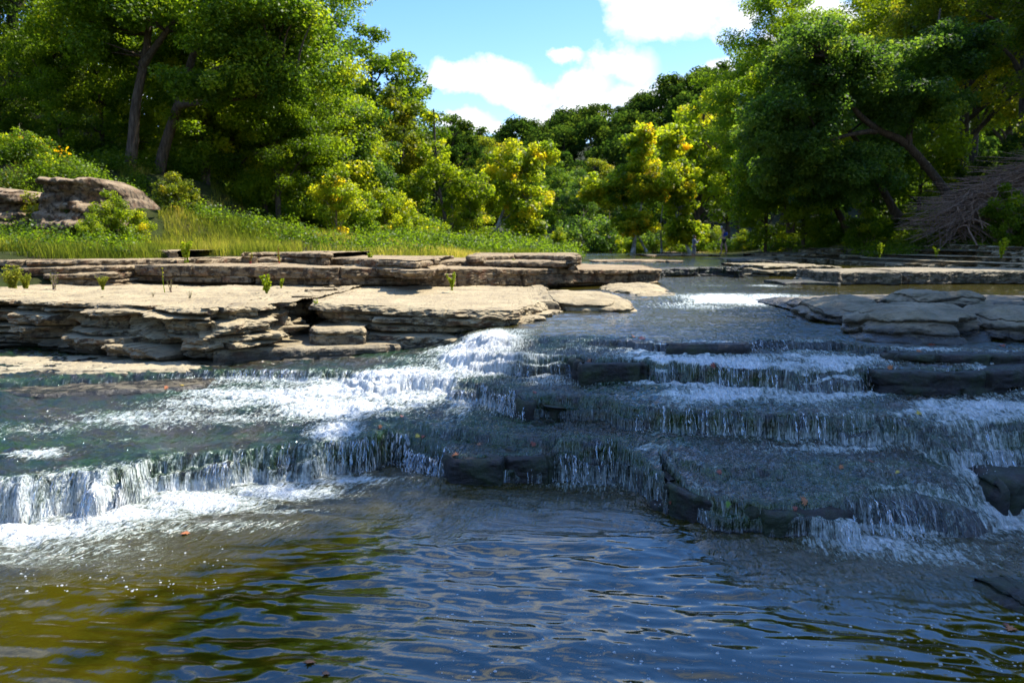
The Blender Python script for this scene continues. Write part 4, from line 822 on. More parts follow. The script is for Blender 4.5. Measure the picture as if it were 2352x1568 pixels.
# ---- left bank
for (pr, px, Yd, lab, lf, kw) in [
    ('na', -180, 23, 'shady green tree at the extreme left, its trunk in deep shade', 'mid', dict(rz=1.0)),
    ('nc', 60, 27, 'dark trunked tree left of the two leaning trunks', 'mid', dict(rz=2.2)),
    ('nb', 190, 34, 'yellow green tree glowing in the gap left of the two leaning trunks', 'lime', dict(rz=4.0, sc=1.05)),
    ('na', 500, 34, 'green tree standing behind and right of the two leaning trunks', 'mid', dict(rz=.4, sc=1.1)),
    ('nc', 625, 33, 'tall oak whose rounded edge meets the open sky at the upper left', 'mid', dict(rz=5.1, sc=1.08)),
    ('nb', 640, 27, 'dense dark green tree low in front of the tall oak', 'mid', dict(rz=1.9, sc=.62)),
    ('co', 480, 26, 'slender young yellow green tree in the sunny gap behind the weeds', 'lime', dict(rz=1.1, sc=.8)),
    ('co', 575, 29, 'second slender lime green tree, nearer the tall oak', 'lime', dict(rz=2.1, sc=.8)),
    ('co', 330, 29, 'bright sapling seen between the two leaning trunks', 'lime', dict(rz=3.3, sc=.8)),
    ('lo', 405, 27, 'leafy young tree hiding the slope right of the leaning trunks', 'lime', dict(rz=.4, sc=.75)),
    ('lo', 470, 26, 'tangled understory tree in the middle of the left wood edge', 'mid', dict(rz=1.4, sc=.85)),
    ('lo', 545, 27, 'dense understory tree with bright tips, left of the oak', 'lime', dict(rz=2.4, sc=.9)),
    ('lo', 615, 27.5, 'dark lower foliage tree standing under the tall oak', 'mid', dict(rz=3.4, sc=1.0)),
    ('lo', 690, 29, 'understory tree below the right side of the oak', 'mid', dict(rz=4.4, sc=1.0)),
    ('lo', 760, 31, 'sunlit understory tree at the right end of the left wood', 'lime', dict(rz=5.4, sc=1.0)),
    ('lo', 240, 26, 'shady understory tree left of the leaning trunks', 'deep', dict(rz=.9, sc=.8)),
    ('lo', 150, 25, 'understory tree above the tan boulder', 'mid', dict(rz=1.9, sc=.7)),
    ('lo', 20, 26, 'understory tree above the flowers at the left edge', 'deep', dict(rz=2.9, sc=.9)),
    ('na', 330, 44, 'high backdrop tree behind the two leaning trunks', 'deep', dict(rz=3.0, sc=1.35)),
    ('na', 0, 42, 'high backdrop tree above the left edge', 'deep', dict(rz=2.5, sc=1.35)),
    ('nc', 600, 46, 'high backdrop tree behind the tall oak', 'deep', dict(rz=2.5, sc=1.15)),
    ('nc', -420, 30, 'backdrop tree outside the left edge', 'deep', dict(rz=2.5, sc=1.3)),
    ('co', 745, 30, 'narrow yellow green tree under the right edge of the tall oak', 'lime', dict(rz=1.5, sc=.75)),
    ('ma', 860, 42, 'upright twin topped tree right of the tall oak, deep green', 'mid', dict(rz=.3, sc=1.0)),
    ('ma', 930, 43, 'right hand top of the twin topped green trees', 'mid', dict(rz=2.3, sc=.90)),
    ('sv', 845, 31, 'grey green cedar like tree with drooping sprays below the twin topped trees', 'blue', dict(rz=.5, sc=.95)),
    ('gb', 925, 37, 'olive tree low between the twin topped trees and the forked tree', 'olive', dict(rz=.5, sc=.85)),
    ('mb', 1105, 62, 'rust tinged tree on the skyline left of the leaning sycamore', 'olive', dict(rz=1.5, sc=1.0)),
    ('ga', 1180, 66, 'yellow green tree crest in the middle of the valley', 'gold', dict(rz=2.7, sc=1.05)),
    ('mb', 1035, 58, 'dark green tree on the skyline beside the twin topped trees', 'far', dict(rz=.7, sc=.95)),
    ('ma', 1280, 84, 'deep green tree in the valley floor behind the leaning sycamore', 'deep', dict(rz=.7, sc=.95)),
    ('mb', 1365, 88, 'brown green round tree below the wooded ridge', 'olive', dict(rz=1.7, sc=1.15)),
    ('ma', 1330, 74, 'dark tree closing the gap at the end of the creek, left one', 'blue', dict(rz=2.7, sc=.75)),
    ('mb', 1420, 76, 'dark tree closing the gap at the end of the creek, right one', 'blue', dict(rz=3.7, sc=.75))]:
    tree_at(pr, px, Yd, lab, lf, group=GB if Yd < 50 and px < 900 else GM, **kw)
def custom_tree(label, base, trunks, crown, seed, leafm, barkm, nper, size, rr, r0, tint=.5, name='tree', group=None, tvar=.18, nl=60):
    """trunks: list of control polylines (world, first is main); crown: (centre, rx, ry, rz, nclumps) blobs"""
    rng = np.random.default_rng(seed); B = np.array(base); e = empty(name, base); tag(e, label, 'tree', group); mb = MB(); cl = []
    for (c, rx, ry, rz_, n) in crown:
        for _ in range(int(n * (1.0 if rr[1] < .6 else 1.9))):
            d = rng.normal(size=3); d /= np.linalg.norm(d); q = rng.random() ** .45
            cl.append((np.array(c) - B + d * q * np.array([rx, ry, rz_]), rng.uniform(rr[0] * .85, rr[1] if rr[1] < .6 else rr[1] * .78)))
    Ps = []
    for i, tr in enumerate(trunks):
        P = curve_pts(np.array(tr) - B, 20); r = r0 if i == 0 else r0 * .6
        mb.tube(P, np.linspace(r, r * .3, 20) * np.r_[1.4, 1.2, np.ones(18)], 9); Ps.append(P)
    allP = np.concatenate([p[5:] for p in Ps])
    for (c, r) in cl[:nl]:
        dd = np.linalg.norm(allP - c, axis=1) + 1.2 * np.clip(allP[:, 2] - c[2] + .2, 0, None); a = allP[int(np.argmin(dd))]
        mid = (a + c) / 2 + rng.normal(0, .08, 3) + np.array([0, 0, .06])
        mb.tube(curve_pts([a, mid, c], 6), np.linspace(r0 * .22, r0 * .06, 6), 5)
    t_ = link('trunk', mb.mesh('trunk'), M[barkm], e)
    link('crown', leaf_mesh('crown', cl, nper, size, seed + 3, tint, tvar), M['leaf_' + leafm], e)
def wd(px, py, Y): return WD(px, py, Y)
# two leaning trunks on the left slope
b = WD(300, 400, 24); custom_tree('tall tree with a long straight trunk, left one of the leaning pair, forking high up', b, [[WD(292, 425, 24), WD(305, 330, 24), WD(312, 240, 24), WD(335, 120, 24), WD(345, 20, 24), WD(352, -120, 24.5)], [WD(328, 150, 24), WD(370, 90, 23.7), WD(420, 20, 23.3), WD(470, -80, 23)]],
    [(WD(340, -20, 24), 3.2, 2.5, 1.3, 26), (WD(220, 60, 23.5), 1.6, 1.6, 1.0, 12), (WD(520, 10, 23), 2.2, 1.8, .9, 16)], 51, 'mid', 'bark', 1200, .105, (.5, 1.0), .19, group=GB)
b = WD(362, 410, 25); custom_tree('tree with a curved leaning trunk and long level limbs, right one of the leaning pair', b, [[WD(358, 435, 25), WD(375, 350, 25), WD(400, 270, 24.8), WD(430, 180, 24.5), WD(452, 110, 24.2), WD(520, 70, 23.8), WD(600, -40, 23)], [WD(425, 190, 24.5), WD(520, 155, 23.8), WD(610, 150, 23.2), WD(680, 178, 23)], [WD(412, 240, 24.6), WD(500, 232, 24), WD(580, 225, 23.6)]],
    [(WD(600, 40, 23.5), 2.2, 2, 1.1, 22), (WD(560, 190, 23.4), 2.0, 1.2, .55, 16), (WD(700, 120, 24.5), 1.7, 1.5, 1.4, 16), (WD(430, 190, 22.5), 1.3, .8, .35, 8), (WD(520, 110, 22.6), 1.3, .8, .35, 8)], 52, 'deep', 'bark', 1300, .105, (.4, .8), .19, tint=.55, group=GB)
# forked young tree and leaning sycamore at the edge of the grass
b = WD(1030, 552, 34); custom_tree('forked young tree with a dark V shaped trunk at the edge of the grass', b, [[WD(1029, 556, 34), WD(1020, 490, 34), WD(1008, 430, 34), WD(1002, 370, 34), WD(998, 300, 34), WD(996, 250, 34)], [WD(1030, 545, 34), WD(1050, 500, 34), WD(1075, 470, 34), WD(1110, 440, 34)], [WD(1010, 450, 34), WD(975, 415, 34), WD(950, 400, 34)]],
    [(WD(1000, 400, 34), 1.0, 1.0, 1.6, 34), (WD(1090, 430, 34), 1.0, .9, .8, 26), (WD(940, 440, 34), .8, .8, .7, 16), (WD(1045, 470, 34.5), 1.0, .8, .5, 14), (WD(990, 265, 34), .35, .3, .3, 4)], 53, 'lime', 'bark', 1000, .125, (.22, .45), .09, tint=.4, group=GM)
b = WD(1140, 555, 38); custom_tree('leaning sycamore with a white limb and yellowing leaves in front of the dark gap', b, [[WD(1128, 560, 38), WD(1150, 500, 38), WD(1180, 440, 38), WD(1205, 400, 38), WD(1220, 370, 38)], [WD(1145, 520, 38), WD(1175, 490, 37.7), WD(1225, 450, 37.5)], [WD(1160, 540, 37.6), WD(1190, 538, 37.4), WD(1240, 545, 37.2)]],
    [(WD(1175, 380, 38), 1.3, 1.1, 1.2, 34), (WD(1210, 450, 37.6), 1.1, .9, 1.2, 34), (WD(1200, 525, 37.6), 1.1, .8, .45, 16), (WD(1120, 440, 38.5), 1.0, .9, 1.1, 22), (WD(1235, 350, 38), .8, .8, .7, 12)], 54, 'gold', 'bark_pale', 900, .15, (.22, .5), .09, tint=.35, tvar=.22, group=GM)
b = WD(1450, 575, 52); custom_tree('golden sycamore with a spire of yellow leaves right of the dark gap', b, [[WD(1454, 582, 52), WD(1458, 530, 52), WD(1440, 480, 52), WD(1420, 440, 52), WD(1405, 420, 52)], [WD(1485, 578, 52), WD(1465, 540, 52), WD(1440, 500, 52), WD(1430, 460, 52)], [WD(1458, 540, 52), WD(1475, 460, 52), WD(1478, 380, 52), WD(1470, 310, 52)]],
    [(WD(1470, 330, 52), 1.0, 1.0, 1.3, 26), (WD(1480, 420, 52), 2.2, 1.4, 1.4, 60), (WD(1400, 440, 52), 1.5, 1.2, 1.0, 30), (WD(1460, 510, 52), 1.6, 1.2, .8, 34), (WD(1360, 430, 52.5), .8, .8, 1.0, 12)], 55, 'gold', 'bark_pale', 420, .22, (.35, .7), .13, tint=.52, tvar=.22, group=GM)
b = WD(1570, 575, 54); custom_tree('yellow green sycamore leaning over the rock bar behind the two people', b, [[WD(1586, 584, 54), WD(1570, 545, 54), WD(1555, 500, 54), WD(1545, 440, 54)], [WD(1520, 580, 54), WD(1518, 520, 54), WD(1525, 450, 54)]],
    [(WD(1560, 430, 54), 1.6, 1.3, 2.0, 60), (WD(1570, 530, 54), 1.4, 1.1, .8, 34), (WD(1540, 330, 55), 1.2, 1.2, 1.2, 24)], 56, 'gold', 'bark_pale', 420, .22, (.35, .7), .12, tint=.42, tvar=.22, group=GM)
# ---- right bank
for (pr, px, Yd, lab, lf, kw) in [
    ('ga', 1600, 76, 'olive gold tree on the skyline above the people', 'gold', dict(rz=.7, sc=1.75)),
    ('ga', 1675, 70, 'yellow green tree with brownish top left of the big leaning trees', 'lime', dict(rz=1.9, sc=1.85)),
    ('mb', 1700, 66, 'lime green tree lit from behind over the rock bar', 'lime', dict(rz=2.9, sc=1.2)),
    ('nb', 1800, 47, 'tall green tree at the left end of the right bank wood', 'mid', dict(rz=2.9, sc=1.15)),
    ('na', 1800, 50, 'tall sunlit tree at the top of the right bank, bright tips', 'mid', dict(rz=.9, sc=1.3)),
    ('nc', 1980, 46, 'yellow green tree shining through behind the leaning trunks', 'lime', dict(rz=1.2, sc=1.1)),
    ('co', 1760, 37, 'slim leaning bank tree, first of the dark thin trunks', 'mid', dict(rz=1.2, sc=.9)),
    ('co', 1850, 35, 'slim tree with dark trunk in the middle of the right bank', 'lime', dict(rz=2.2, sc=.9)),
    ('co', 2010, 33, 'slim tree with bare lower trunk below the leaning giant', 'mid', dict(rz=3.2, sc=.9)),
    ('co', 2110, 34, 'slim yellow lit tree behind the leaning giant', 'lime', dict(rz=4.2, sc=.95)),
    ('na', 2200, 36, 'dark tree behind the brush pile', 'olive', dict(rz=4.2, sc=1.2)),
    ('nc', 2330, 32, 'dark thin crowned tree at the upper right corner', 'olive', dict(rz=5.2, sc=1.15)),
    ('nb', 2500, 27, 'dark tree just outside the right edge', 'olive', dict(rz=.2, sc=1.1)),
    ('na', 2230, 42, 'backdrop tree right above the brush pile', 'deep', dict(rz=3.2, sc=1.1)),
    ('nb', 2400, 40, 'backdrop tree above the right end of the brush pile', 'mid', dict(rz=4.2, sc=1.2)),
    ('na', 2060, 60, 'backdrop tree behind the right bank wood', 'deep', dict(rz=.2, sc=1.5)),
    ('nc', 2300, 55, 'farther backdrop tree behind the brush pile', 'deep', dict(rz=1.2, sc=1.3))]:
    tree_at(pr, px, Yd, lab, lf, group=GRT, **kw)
b = WD(2180, 500, 28); custom_tree('leaning giant of the right bank, thick trunk bending left over the creek', b, [[WD(2190, 470, 28), WD(2150, 410, 28), WD(2080, 330, 27.5), WD(2020, 300, 27), WD(1970, 260, 26.5), WD(1930, 200, 26), WD(1895, 130, 25.5)], [WD(2085, 335, 27.5), WD(2100, 250, 27.5), WD(2140, 150, 27.5), WD(2160, 20, 28)], [WD(2010, 300, 27), WD(1950, 310, 26.5), WD(1880, 330, 26)]],
    [(WD(1880, 130, 26), 1.6, 1.5, 1.2, 30), (WD(1830, 280, 26), 1.7, 1.4, 1.3, 40), (WD(1960, 180, 26.5), 1.6, 1.3, 1.0, 26), (WD(2100, 230, 27), 1.9, 1.3, .8, 30), (WD(1960, 390, 26.5), 1.4, 1.2, .8, 24), (WD(2160, 120, 27.5), 2.0, 1.5, 1.0, 26), (WD(1800, 400, 27), 1.0, 1.0, .8, 18)], 57, 'blue', 'bark', 1250, .112, (.4, .75), .17, tint=.5, group=GRT, nl=70)
b = WD(2060, 520, 31); custom_tree('second leaning tree of the right bank, thinner trunk left of the giant', b, [[WD(2062, 500, 31), WD(2030, 440, 31), WD(1990, 360, 30.5), WD(1950, 300, 30), WD(1900, 240, 29.5)], [WD(2025, 430, 31), WD(2050, 350, 31), WD(2060, 250, 31)]],
    [(WD(1900, 220, 29.5), 2.0, 1.6, 1.4, 36), (WD(1780, 330, 29.5), 1.2, 1.2, 1.3, 24), (WD(1900, 420, 30), 1.6, 1.2, .7, 22), (WD(2040, 330, 31), 1.4, 1.2, 1.2, 20)], 58, 'blue', 'bark', 1200, .112, (.4, .8), .17, tint=.45, group=GRT)
b = WD(1905, 530, 35); custom_tree('third leaning tree of the right bank, trunk slanting up from the weeds', b, [[WD(1948, 530, 35), WD(1910, 460, 35), WD(1870, 400, 34.5), WD(1840, 340, 34)], [WD(1812, 535, 35), WD(1805, 470, 35), WD(1800, 400, 35)], [WD(1820, 535, 35), WD(1832, 480, 35), WD(1840, 430, 35)]],
    [(WD(1790, 330, 34.5), 1.6, 1.4, 1.6, 34), (WD(1840, 430, 35), 1.8, 1.2, .8, 26), (WD(1740, 420, 35), 1.0, 1.0, 1.0, 18), (WD(1760, 220, 35), 1.4, 1.2, 1.2, 22)], 59, 'mid', 'bark', 1000, .125, (.4, .8), .15, tint=.45, group=GRT)
# trees of the near right bank: their shade and reflection lie on the cascade
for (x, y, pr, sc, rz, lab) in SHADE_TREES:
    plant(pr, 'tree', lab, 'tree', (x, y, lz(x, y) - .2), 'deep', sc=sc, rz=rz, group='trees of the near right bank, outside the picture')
# ---- hillside
rng = np.random.default_rng(99); n = 0
for Yd in (128, 146, 164, 184, 205):
    px = 820 + rng.uniform(0, 40)
    while px < (2700 if Yd < 150 else 1860):
        x = (px - 1176) / F * Yd; y = Yd + rng.uniform(-6, 6); z = float(hill_z(np.array([x]), np.array([y]))[0])
        plant('f%d' % rng.integers(3), 'tree', 'dark green tree in the forest on the far hill', 'tree', (x, y, z - 1.5), 'far', sc=rng.uniform(.75, 1.1), rz=rng.uniform(0, 6.28), group='trees on the wooded hill beyond the bend')
        px += rng.uniform(60, 90) * 150 / Yd
# ---- shrubs
SHR = [(150, 16.9, 'sh2', 'olive', 'leafy vine covered shrub on top of the tan boulder', 1.1), (60, 18.2, 'sh2', 'mid', 'low shrub in the weeds above the left outcrop', .8), (200, 15.4, 'sh1', 'lime', 'yellow green weed bush right in front of the tan boulder', .38), (258, 16.2, 'sh1', 'lime', 'weed bush at the right foot of the tan boulder', .6),
       (400, 19.5, 'sh0', 'olive', 'bushy weed under the leaning trunks', .7), (300, 17.0, 'sh0', 'lime', 'broad leaved weed bush between boulder and grass', .55), (770, 26, 'sh1', 'gold', 'golden green bush below the narrow tree', 1.2),
       (820, 28, 'sh0', 'mid', 'low shrub in front of the cedar like tree', 1.2), (890, 30, 'sh0', 'lime', 'light green shrub left of the forked tree', 1.3), (960, 32, 'sh2', 'lime', 'spreading shrub just left of the forked trunk', 1.3), (1080, 34, 'sh0', 'lime', 'shrub between the forked tree and the leaning sycamore', 1.1), (1280, 36, 'sh1', 'lime', 'small bright sapling at the right tip of the grassy bank', .55), (1340, 60, 'sh2', 'blue', 'blue green thicket at the water where the creek ends, left part', 3.0), (1400, 62, 'sh2', 'blue', 'blue green thicket at the water where the creek ends, middle part', 3.0),
       (1450, 58, 'sh2', 'mid', 'low round bush at the foot of the golden sycamore', 1.6), (1500, 58, 'sh2', 'blue', 'mossy mound shaped bush behind the rock bar', 2.0), (1545, 56, 'sh0', 'lime', 'grassy bush left of the man', 1.2), (1630, 57, 'sh0', 'lime', 'sunlit weed bush between man and woman', 1.3), (1708, 54, 'sh0', 'lime', 'sunlit weed bush right of the woman', 1.0), (1755, 50, 'sh1', 'lime', 'taller yellow green bush right of the woman', 1.0), (1815, 38, 'sh2', 'lime', 'brightest yellow green bush at the edge of the right bank', 1.0), (1800, 36, 'sh2', 'gold', 'sunlit low bush in front of the thin dark trunks', .6),
       (1900, 36, 'sh0', 'mid', 'shaded bush left of the third leaning trunk', 1.2), (1990, 30, 'sh0', 'mid', 'shaded bush below the second leaning trunk', 1.2), (2110, 31, 'sh2', 'mid', 'shaded bush in front of the giant trunk', 1.0), (2190, 28, 'sh2', 'blue', 'dark bush at the foot of the brush pile', 1.0), (2260, 24.5, 'sh2', 'lime', 'yellow green weed bush under the brush pile', .8), (2320, 24.5, 'sh1', 'mid', 'tall green weed bush at the right edge', 1.1), (2400, 24, 'sh0', 'mid', 'green bush cut by the right edge', 1.0), (2330, 32, 'sh1', 'blue', 'bush behind the brush pile', 1.5), (2240, 33, 'sh1', 'blue', 'bush between giant trunk and brush pile', 1.3)]
for i, (px, Yd, pr, lf, lab, sc) in enumerate(SHR):
    tree_at(pr, px, Yd, lab, lf, name='shrub', cat='shrub', sink=.05, sc=sc, rz=i * 1.3, group='shrubs along the banks', stem='stem', barkm='twig')
# ------------------------------------------------------------------ grass, weeds, undergrowth
rng = np.random.default_rng(5)
def blades(pts, h, wv, rng, tint0=.5, lean=.35):
    n = len(pts); P = np.asarray(pts, float); hh = h * rng.uniform(.5, 1.3, n)[:, None]; a = rng.uniform(0, 2 * np.pi, n)
    d = np.stack([np.cos(a), np.sin(a), 0 * a], -1); s = np.stack([-np.sin(a), np.cos(a), 0 * a], -1) * wv
    ln = (np.abs(rng.normal(0, lean, n)))[:, None]; up = np.array([0, 0, 1.0])
    V = np.stack([P - s, P + s, P + s * .5 + up * hh * .62 + d * hh * ln * .35, P - s * .5 + up * hh * .62 + d * hh * ln * .35, P + up * hh + d * hh * ln + s * .12, P + up * hh + d * hh * ln - s * .12], 1)
    F = np.array([[0, 1, 2, 3], [3, 2, 4, 5]])[None] + 6 * np.arange(n)[:, None, None]
    t = np.clip(tint0 + rng.normal(0, .18, n), 0, 1)
    return V.reshape(-1, 3), F.reshape(-1, 4), np.repeat(t, 6)
def scatter(regs, rng):
    out = []
    for (px0, px1, Y0, Y1, n) in regs:
        Yd = rng.uniform(Y0, Y1, n); px = rng.uniform(px0, px1, n); out.append(np.stack([(px - 1176) / F * Yd / .993, Yd], -1))
    P = np.concatenate(out); z = land_z(P[:, 0], P[:, 1]); k = z > 1.0
    return np.c_[P, z][k]
P = scatter([(170, 700, 16, 24, 36000), (500, 1330, 18, 36, 70000), (800, 1330, 24, 40, 12000), (-100, 360, 15.3, 21, 16000), (-200, 400, 13.5, 16.5, 16000), (1760, 2050, 32, 50, 16000), (1600, 1760, 54, 62, 6000), (1950, 2500, 24, 34, 12000), (1950, 2500, 19, 26, 2500)], rng)
dens = fbm(P[:, 0] * .7, P[:, 1] * .5, seed=301, oct=3)
P = P[dens > -.22]; tv = .5 + .9 * fbm(P[:, 0] * .6, P[:, 1] * .4, seed=302, oct=3)
V, Fq, T = blades(P, .25, .007, rng); T = np.clip(T + np.repeat(tv - .5, 6), 0, 1)
V[:, 2] -= .03
g = link('grass', np_mesh('grass', V, Fq, False, {'tint': T}), M['leaf_grass']); tag(g, 'tall yellow green grass on the low banks', kind='stuff')
# leafy undergrowth on slopes and under the trees
P = scatter([(-100, 500, 19.5, 34, 1500), (500, 1320, 26, 50, 2400), (-100, 330, 15.5, 19, 500), (1300, 1800, 60, 95, 500), (1760, 2100, 34, 66, 2600), (1560, 1800, 55, 70, 900), (1950, 2500, 25, 44, 2600), (1850, 2500, 40, 60, 1200)], rng)
P = P[fbm(P[:, 0] * .4, P[:, 1] * .4, seed=305, oct=3) > -.3]
P = np.r_[P, scatter([(-150, 300, 14.2, 17, 160), (200, 1000, 19, 22, 160), (900, 1330, 24, 34, 120)], rng)]
Vs, Ts = [], []
for p in P:
    far = p[1] / 22; r = rng.uniform(.18, .5) * min(far, 2.2) ** .5
    v, t_ = leaves(p + (0, 0, r * .55), r, int(90), .07 * max(.8, far ** .8), rng, .30 + rng.normal(0, .14), flat=.8); Vs.append(v); Ts.append(t_)
V = np.concatenate(Vs); g = link('undergrowth', np_mesh('undergrowth', V, np.arange(len(V)).reshape(-1, 4), False, {'tint': np.concatenate(Ts)}), M['leaf_mid']); tag(g, 'leafy weeds and seedlings covering the slopes under the trees', kind='stuff')
# yellow flowers on the left knoll
P = scatter([(0, 190, 18.3, 20.5, 200)], rng); V, T = [], []
for p in P:
    v, t_ = leaves(p + (0, 0, .45 + rng.normal(0, .08)), .03, 3, .045, rng, .5); V.append(v); T.append(t_)
V = np.concatenate(V); g = link('flowers', np_mesh('flowers', V, np.arange(len(V)).reshape(-1, 4), False, {'tint': np.concatenate(T)}), M['leaf_flower']); tag(g, 'scatter of small yellow flowers on the left knoll', kind='stuff')

# single weeds growing from cracks in the dry ledges
def weed(px, py, Yd, hpx, label, kind='green', seed=0):
    rng = np.random.default_rng(seed); x, y, z = WD(px, py, Yd); h = hpx / F * Yd; e = empty('weed', (x, y, z)); tag(e, label, 'weed')
    mb = MB(); V, T, n = [], [], {'green': 6, 'tuft': 46, 'red': 5, 'spike': 1, 'dry': 12}[kind]
    for i in range(n):
        a = rng.uniform(0, 6.28); sp = {'green': .38, 'tuft': .5, 'red': .3, 'spike': .05, 'dry': .45}[kind]; hh = h * rng.uniform(.55, 1.0) if n > 1 else h
        top = np.array([np.cos(a) * sp * hh * rng.uniform(.3, 1), np.sin(a) * sp * hh * rng.uniform(.3, 1), hh])
        Pp = curve_pts([(rng.normal(0, h * .06), rng.normal(0, h * .06), -.02), top * (.4, .4, .5), top], 7)
        mb.tube(Pp, np.linspace(h * .02, h * .006, 7) if kind != 'tuft' else np.linspace(.006, .002, 7), 4, a=.5)
        if kind in ('green', 'red', 'tuft', 'dry'):
            for q in Pp[2:]:
                v, t_ = leaves(q, h * .08, {'green': 7, 'tuft': 4, 'red': 3, 'dry': 2}[kind], h * {'green': .17, 'tuft': .10, 'red': .10, 'dry': .06}[kind], rng, .5); V.append(v); T.append(t_)
        if kind == 'spike':
            for q in Pp[4:]:
                v, t_ = leaves(q, h * .045, 14, h * .05, rng, .8); V.append(v); T.append(t_)
    link('stem', mb.mesh('stem'), M['red_stem'] if kind == 'red' else (M['twig'] if kind in ('dry',) else M['leaf_lime']), e)
    if V:
        V = np.concatenate(V); link('foliage', np_mesh('foliage', V, np.arange(len(V)).reshape(-1, 4), False, {'tint': np.concatenate(T)}), {'red': M['leaf_olive'], 'dry': M['leaf_olive'], 'spike': M['leaf_grass'], 'tuft': M['leaf_grass']}.get(kind, M['leaf_lime']), e)
for i, (px, py, Yd, hp, k, lab) in enumerate([(30, 672, 11.5, 62, 'tuft', 'big bright grass clump on the ledge at the left edge'), (60, 668, 11.7, 40, 'tuft', 'smaller grass clump beside the big one at the left edge'), (125, 668, 11.6, 44, 'dry', 'dry brown weed right of the grass clumps'), (236, 665, 11.5, 30, 'tuft', 'short green tuft alone on the pale ledge top'),
    (376, 676, 10.8, 60, 'spike', 'tall single seed spike on the ledge top'), (392, 672, 11, 30, 'dry', 'thin dry sprig beside the tall seed spike'), (612, 676, 10.9, 48, 'green', 'leafy weed with a nodding flower head on the ledge top'), (645, 662, 11.8, 24, 'green', 'small upright weed right of the nodding one'), (1038, 664, 12, 36, 'green', 'lone little weed on the bare ledge between the middle steps'),
    (490, 752, 9.1, 44, 'green', 'green weed rooted in the face of the scooped ledge'), (368, 760, 9.1, 52, 'red', 'red stemmed weed in the face of the scooped ledge'), (352, 684, 10, 14, 'dry', 'brown sprig at the lip of the scooped ledge'), (436, 690, 9.8, 24, 'dry', 'olive sprig at the rim of the scooped ledge'), (727, 708, 9.4, 20, 'green', 'weed in the notch between the two big ledges'), (534, 740, 9.1, 24, 'spike', 'thin sprout on the scooped ledge face right of the green weed'),
    (427, 600, 14.0, 46, 'green', 'yellow leaved bush at the lip of the long straight step'), (575, 604, 14, 30, 'red', 'reddish weed behind the long straight step'), (850, 604, 14.5, 24, 'green', 'round green weed at the back of the long step'), (1180, 612, 15.5, 16, 'green', 'green mat like weed on the step nearest the far water'), (1280, 612, 16, 20, 'green', 'grassy weed at the right end of the straight step'), (640, 604, 14.5, 40, 'red', 'second reddish weed, right of the yellow leaved bush'),
    (2300, 590, 17.6, 40, 'green', 'pale weed on the crumbled tiers at the right'), (2020, 590, 22, 30, 'green', 'weed hanging over the crumbled tiers'), (2150, 588, 20, 22, 'green', 'little weed tuft on the second grey tier')]):
    weed(px, py, Yd, hp, lab, k, 400 + i)
# brush pile on the right
rng = np.random.default_rng(77); e = empty('brush_pile', WD(2300, 500, 25.5)); tag(e, 'heap of grey dead branches and vines sprawling down the right bank', 'brush pile'); B = np.array(e.location)
mb = MB()
for i in range(900):
    t0 = rng.random(); a = np.array(WD(2120 + 420 * rng.random(), 530 - 30 * rng.random(), 24.8 + rng.random() * 1.5))
    pxt = 2185 + 335 * rng.random(); tp = np.array(WD(pxt, np.interp(pxt, [2130, 2352, 2560], [500, 395, 300]) + rng.uniform(-12, 62), 25.2 + 1.8 * rng.random()))
    en = tp + np.array([-rng.uniform(.4, 2.0), rng.normal(0, .6), -rng.uniform(-.2, .9)])
    bs = tp + np.array([rng.uniform(-.3, 2.2), rng.normal(0, .6), rng.uniform(-1.0, .3)])
    P_ = curve_pts([bs, (bs + tp) / 2 + (0, 0, .12), tp, en], 12) - B
    mb.tube(P_, np.linspace(0.022, .006, 12) * rng.uniform(.5, 1.5), 4)
for i in range(300):
    px = 2150 + 400 * rng.random(); c = np.array(WD(px, np.interp(px, [2130, 2352, 2560], [500, 410, 330]) + 110 * rng.random(), 25.2 + rng.random())) - B
    d = rng.normal(size=3) * (.5, .3, .4); mb.tube(curve_pts([c - d, c + rng.normal(0, .08, 3), c + d], 8), np.linspace(.010, .004, 8), 4)
link('stem', mb.mesh('stem'), M['twig'], e)
cl = []
for i in range(260):
    px = 2130 + 430 * rng.random(); c = np.array(WD(px, np.interp(px, [2130, 2352, 2560], [505, 405, 320]) + rng.uniform(-5, 120), 26 + rng.random() * .6)) - B; cl.append((c, rng.uniform(.2, .45)))
link('foliage', leaf_mesh('foliage', cl, 1300, .08, 5, .4, .2), M['leaf_olive'], e)

# ------------------------------------------------------------------ fallen leaves, bubbles
def maple(name, size, rng):
    """five lobed leaf, slightly curled, real thickness through a folded rim"""
    pts = []
    for k in range(20):
        a = 2 * np.pi * k / 20; lobe = [1.0, .52, .80, .40, .9, .45, .78, .38, .5, .25, .18, .25, .5, .38, .78, .45, .9, .40, .80, .52][k]
        pts.append((np.sin(a) * lobe * .5, np.cos(a) * lobe * .5, .10 * lobe * lobe * np.sin(a * 2.3 + 1)))
    V = [(0, 0, .02)] + pts + [(p[0] * .98, p[1] * .98, p[2] - .02) for p in pts] + [(0, 0, 0)]
    Fs = [(0, 1 + (k + 1) % 20, 1 + k) for k in range(20)] + [(1 + k, 1 + (k + 1) % 20, 21 + (k + 1) % 20, 21 + k) for k in range(20)] + [(41, 21 + k, 21 + (k + 1) % 20) for k in range(20)]
    me = bpy.data.meshes.new(name); me.from_pydata([(a * size, b * size, c * size) for a, b, c in V], [], Fs); me.update()
    return me
LFM = {}
for c in ('orange', 'red', 'brown', 'yellow', 'fresh'):
    LFM[c] = maple('fallen_leaf', 1, None); LFM[c].materials.append(M['leaf_' + c])
dg = bpy.context.evaluated_depsgraph_get(); dg.update()
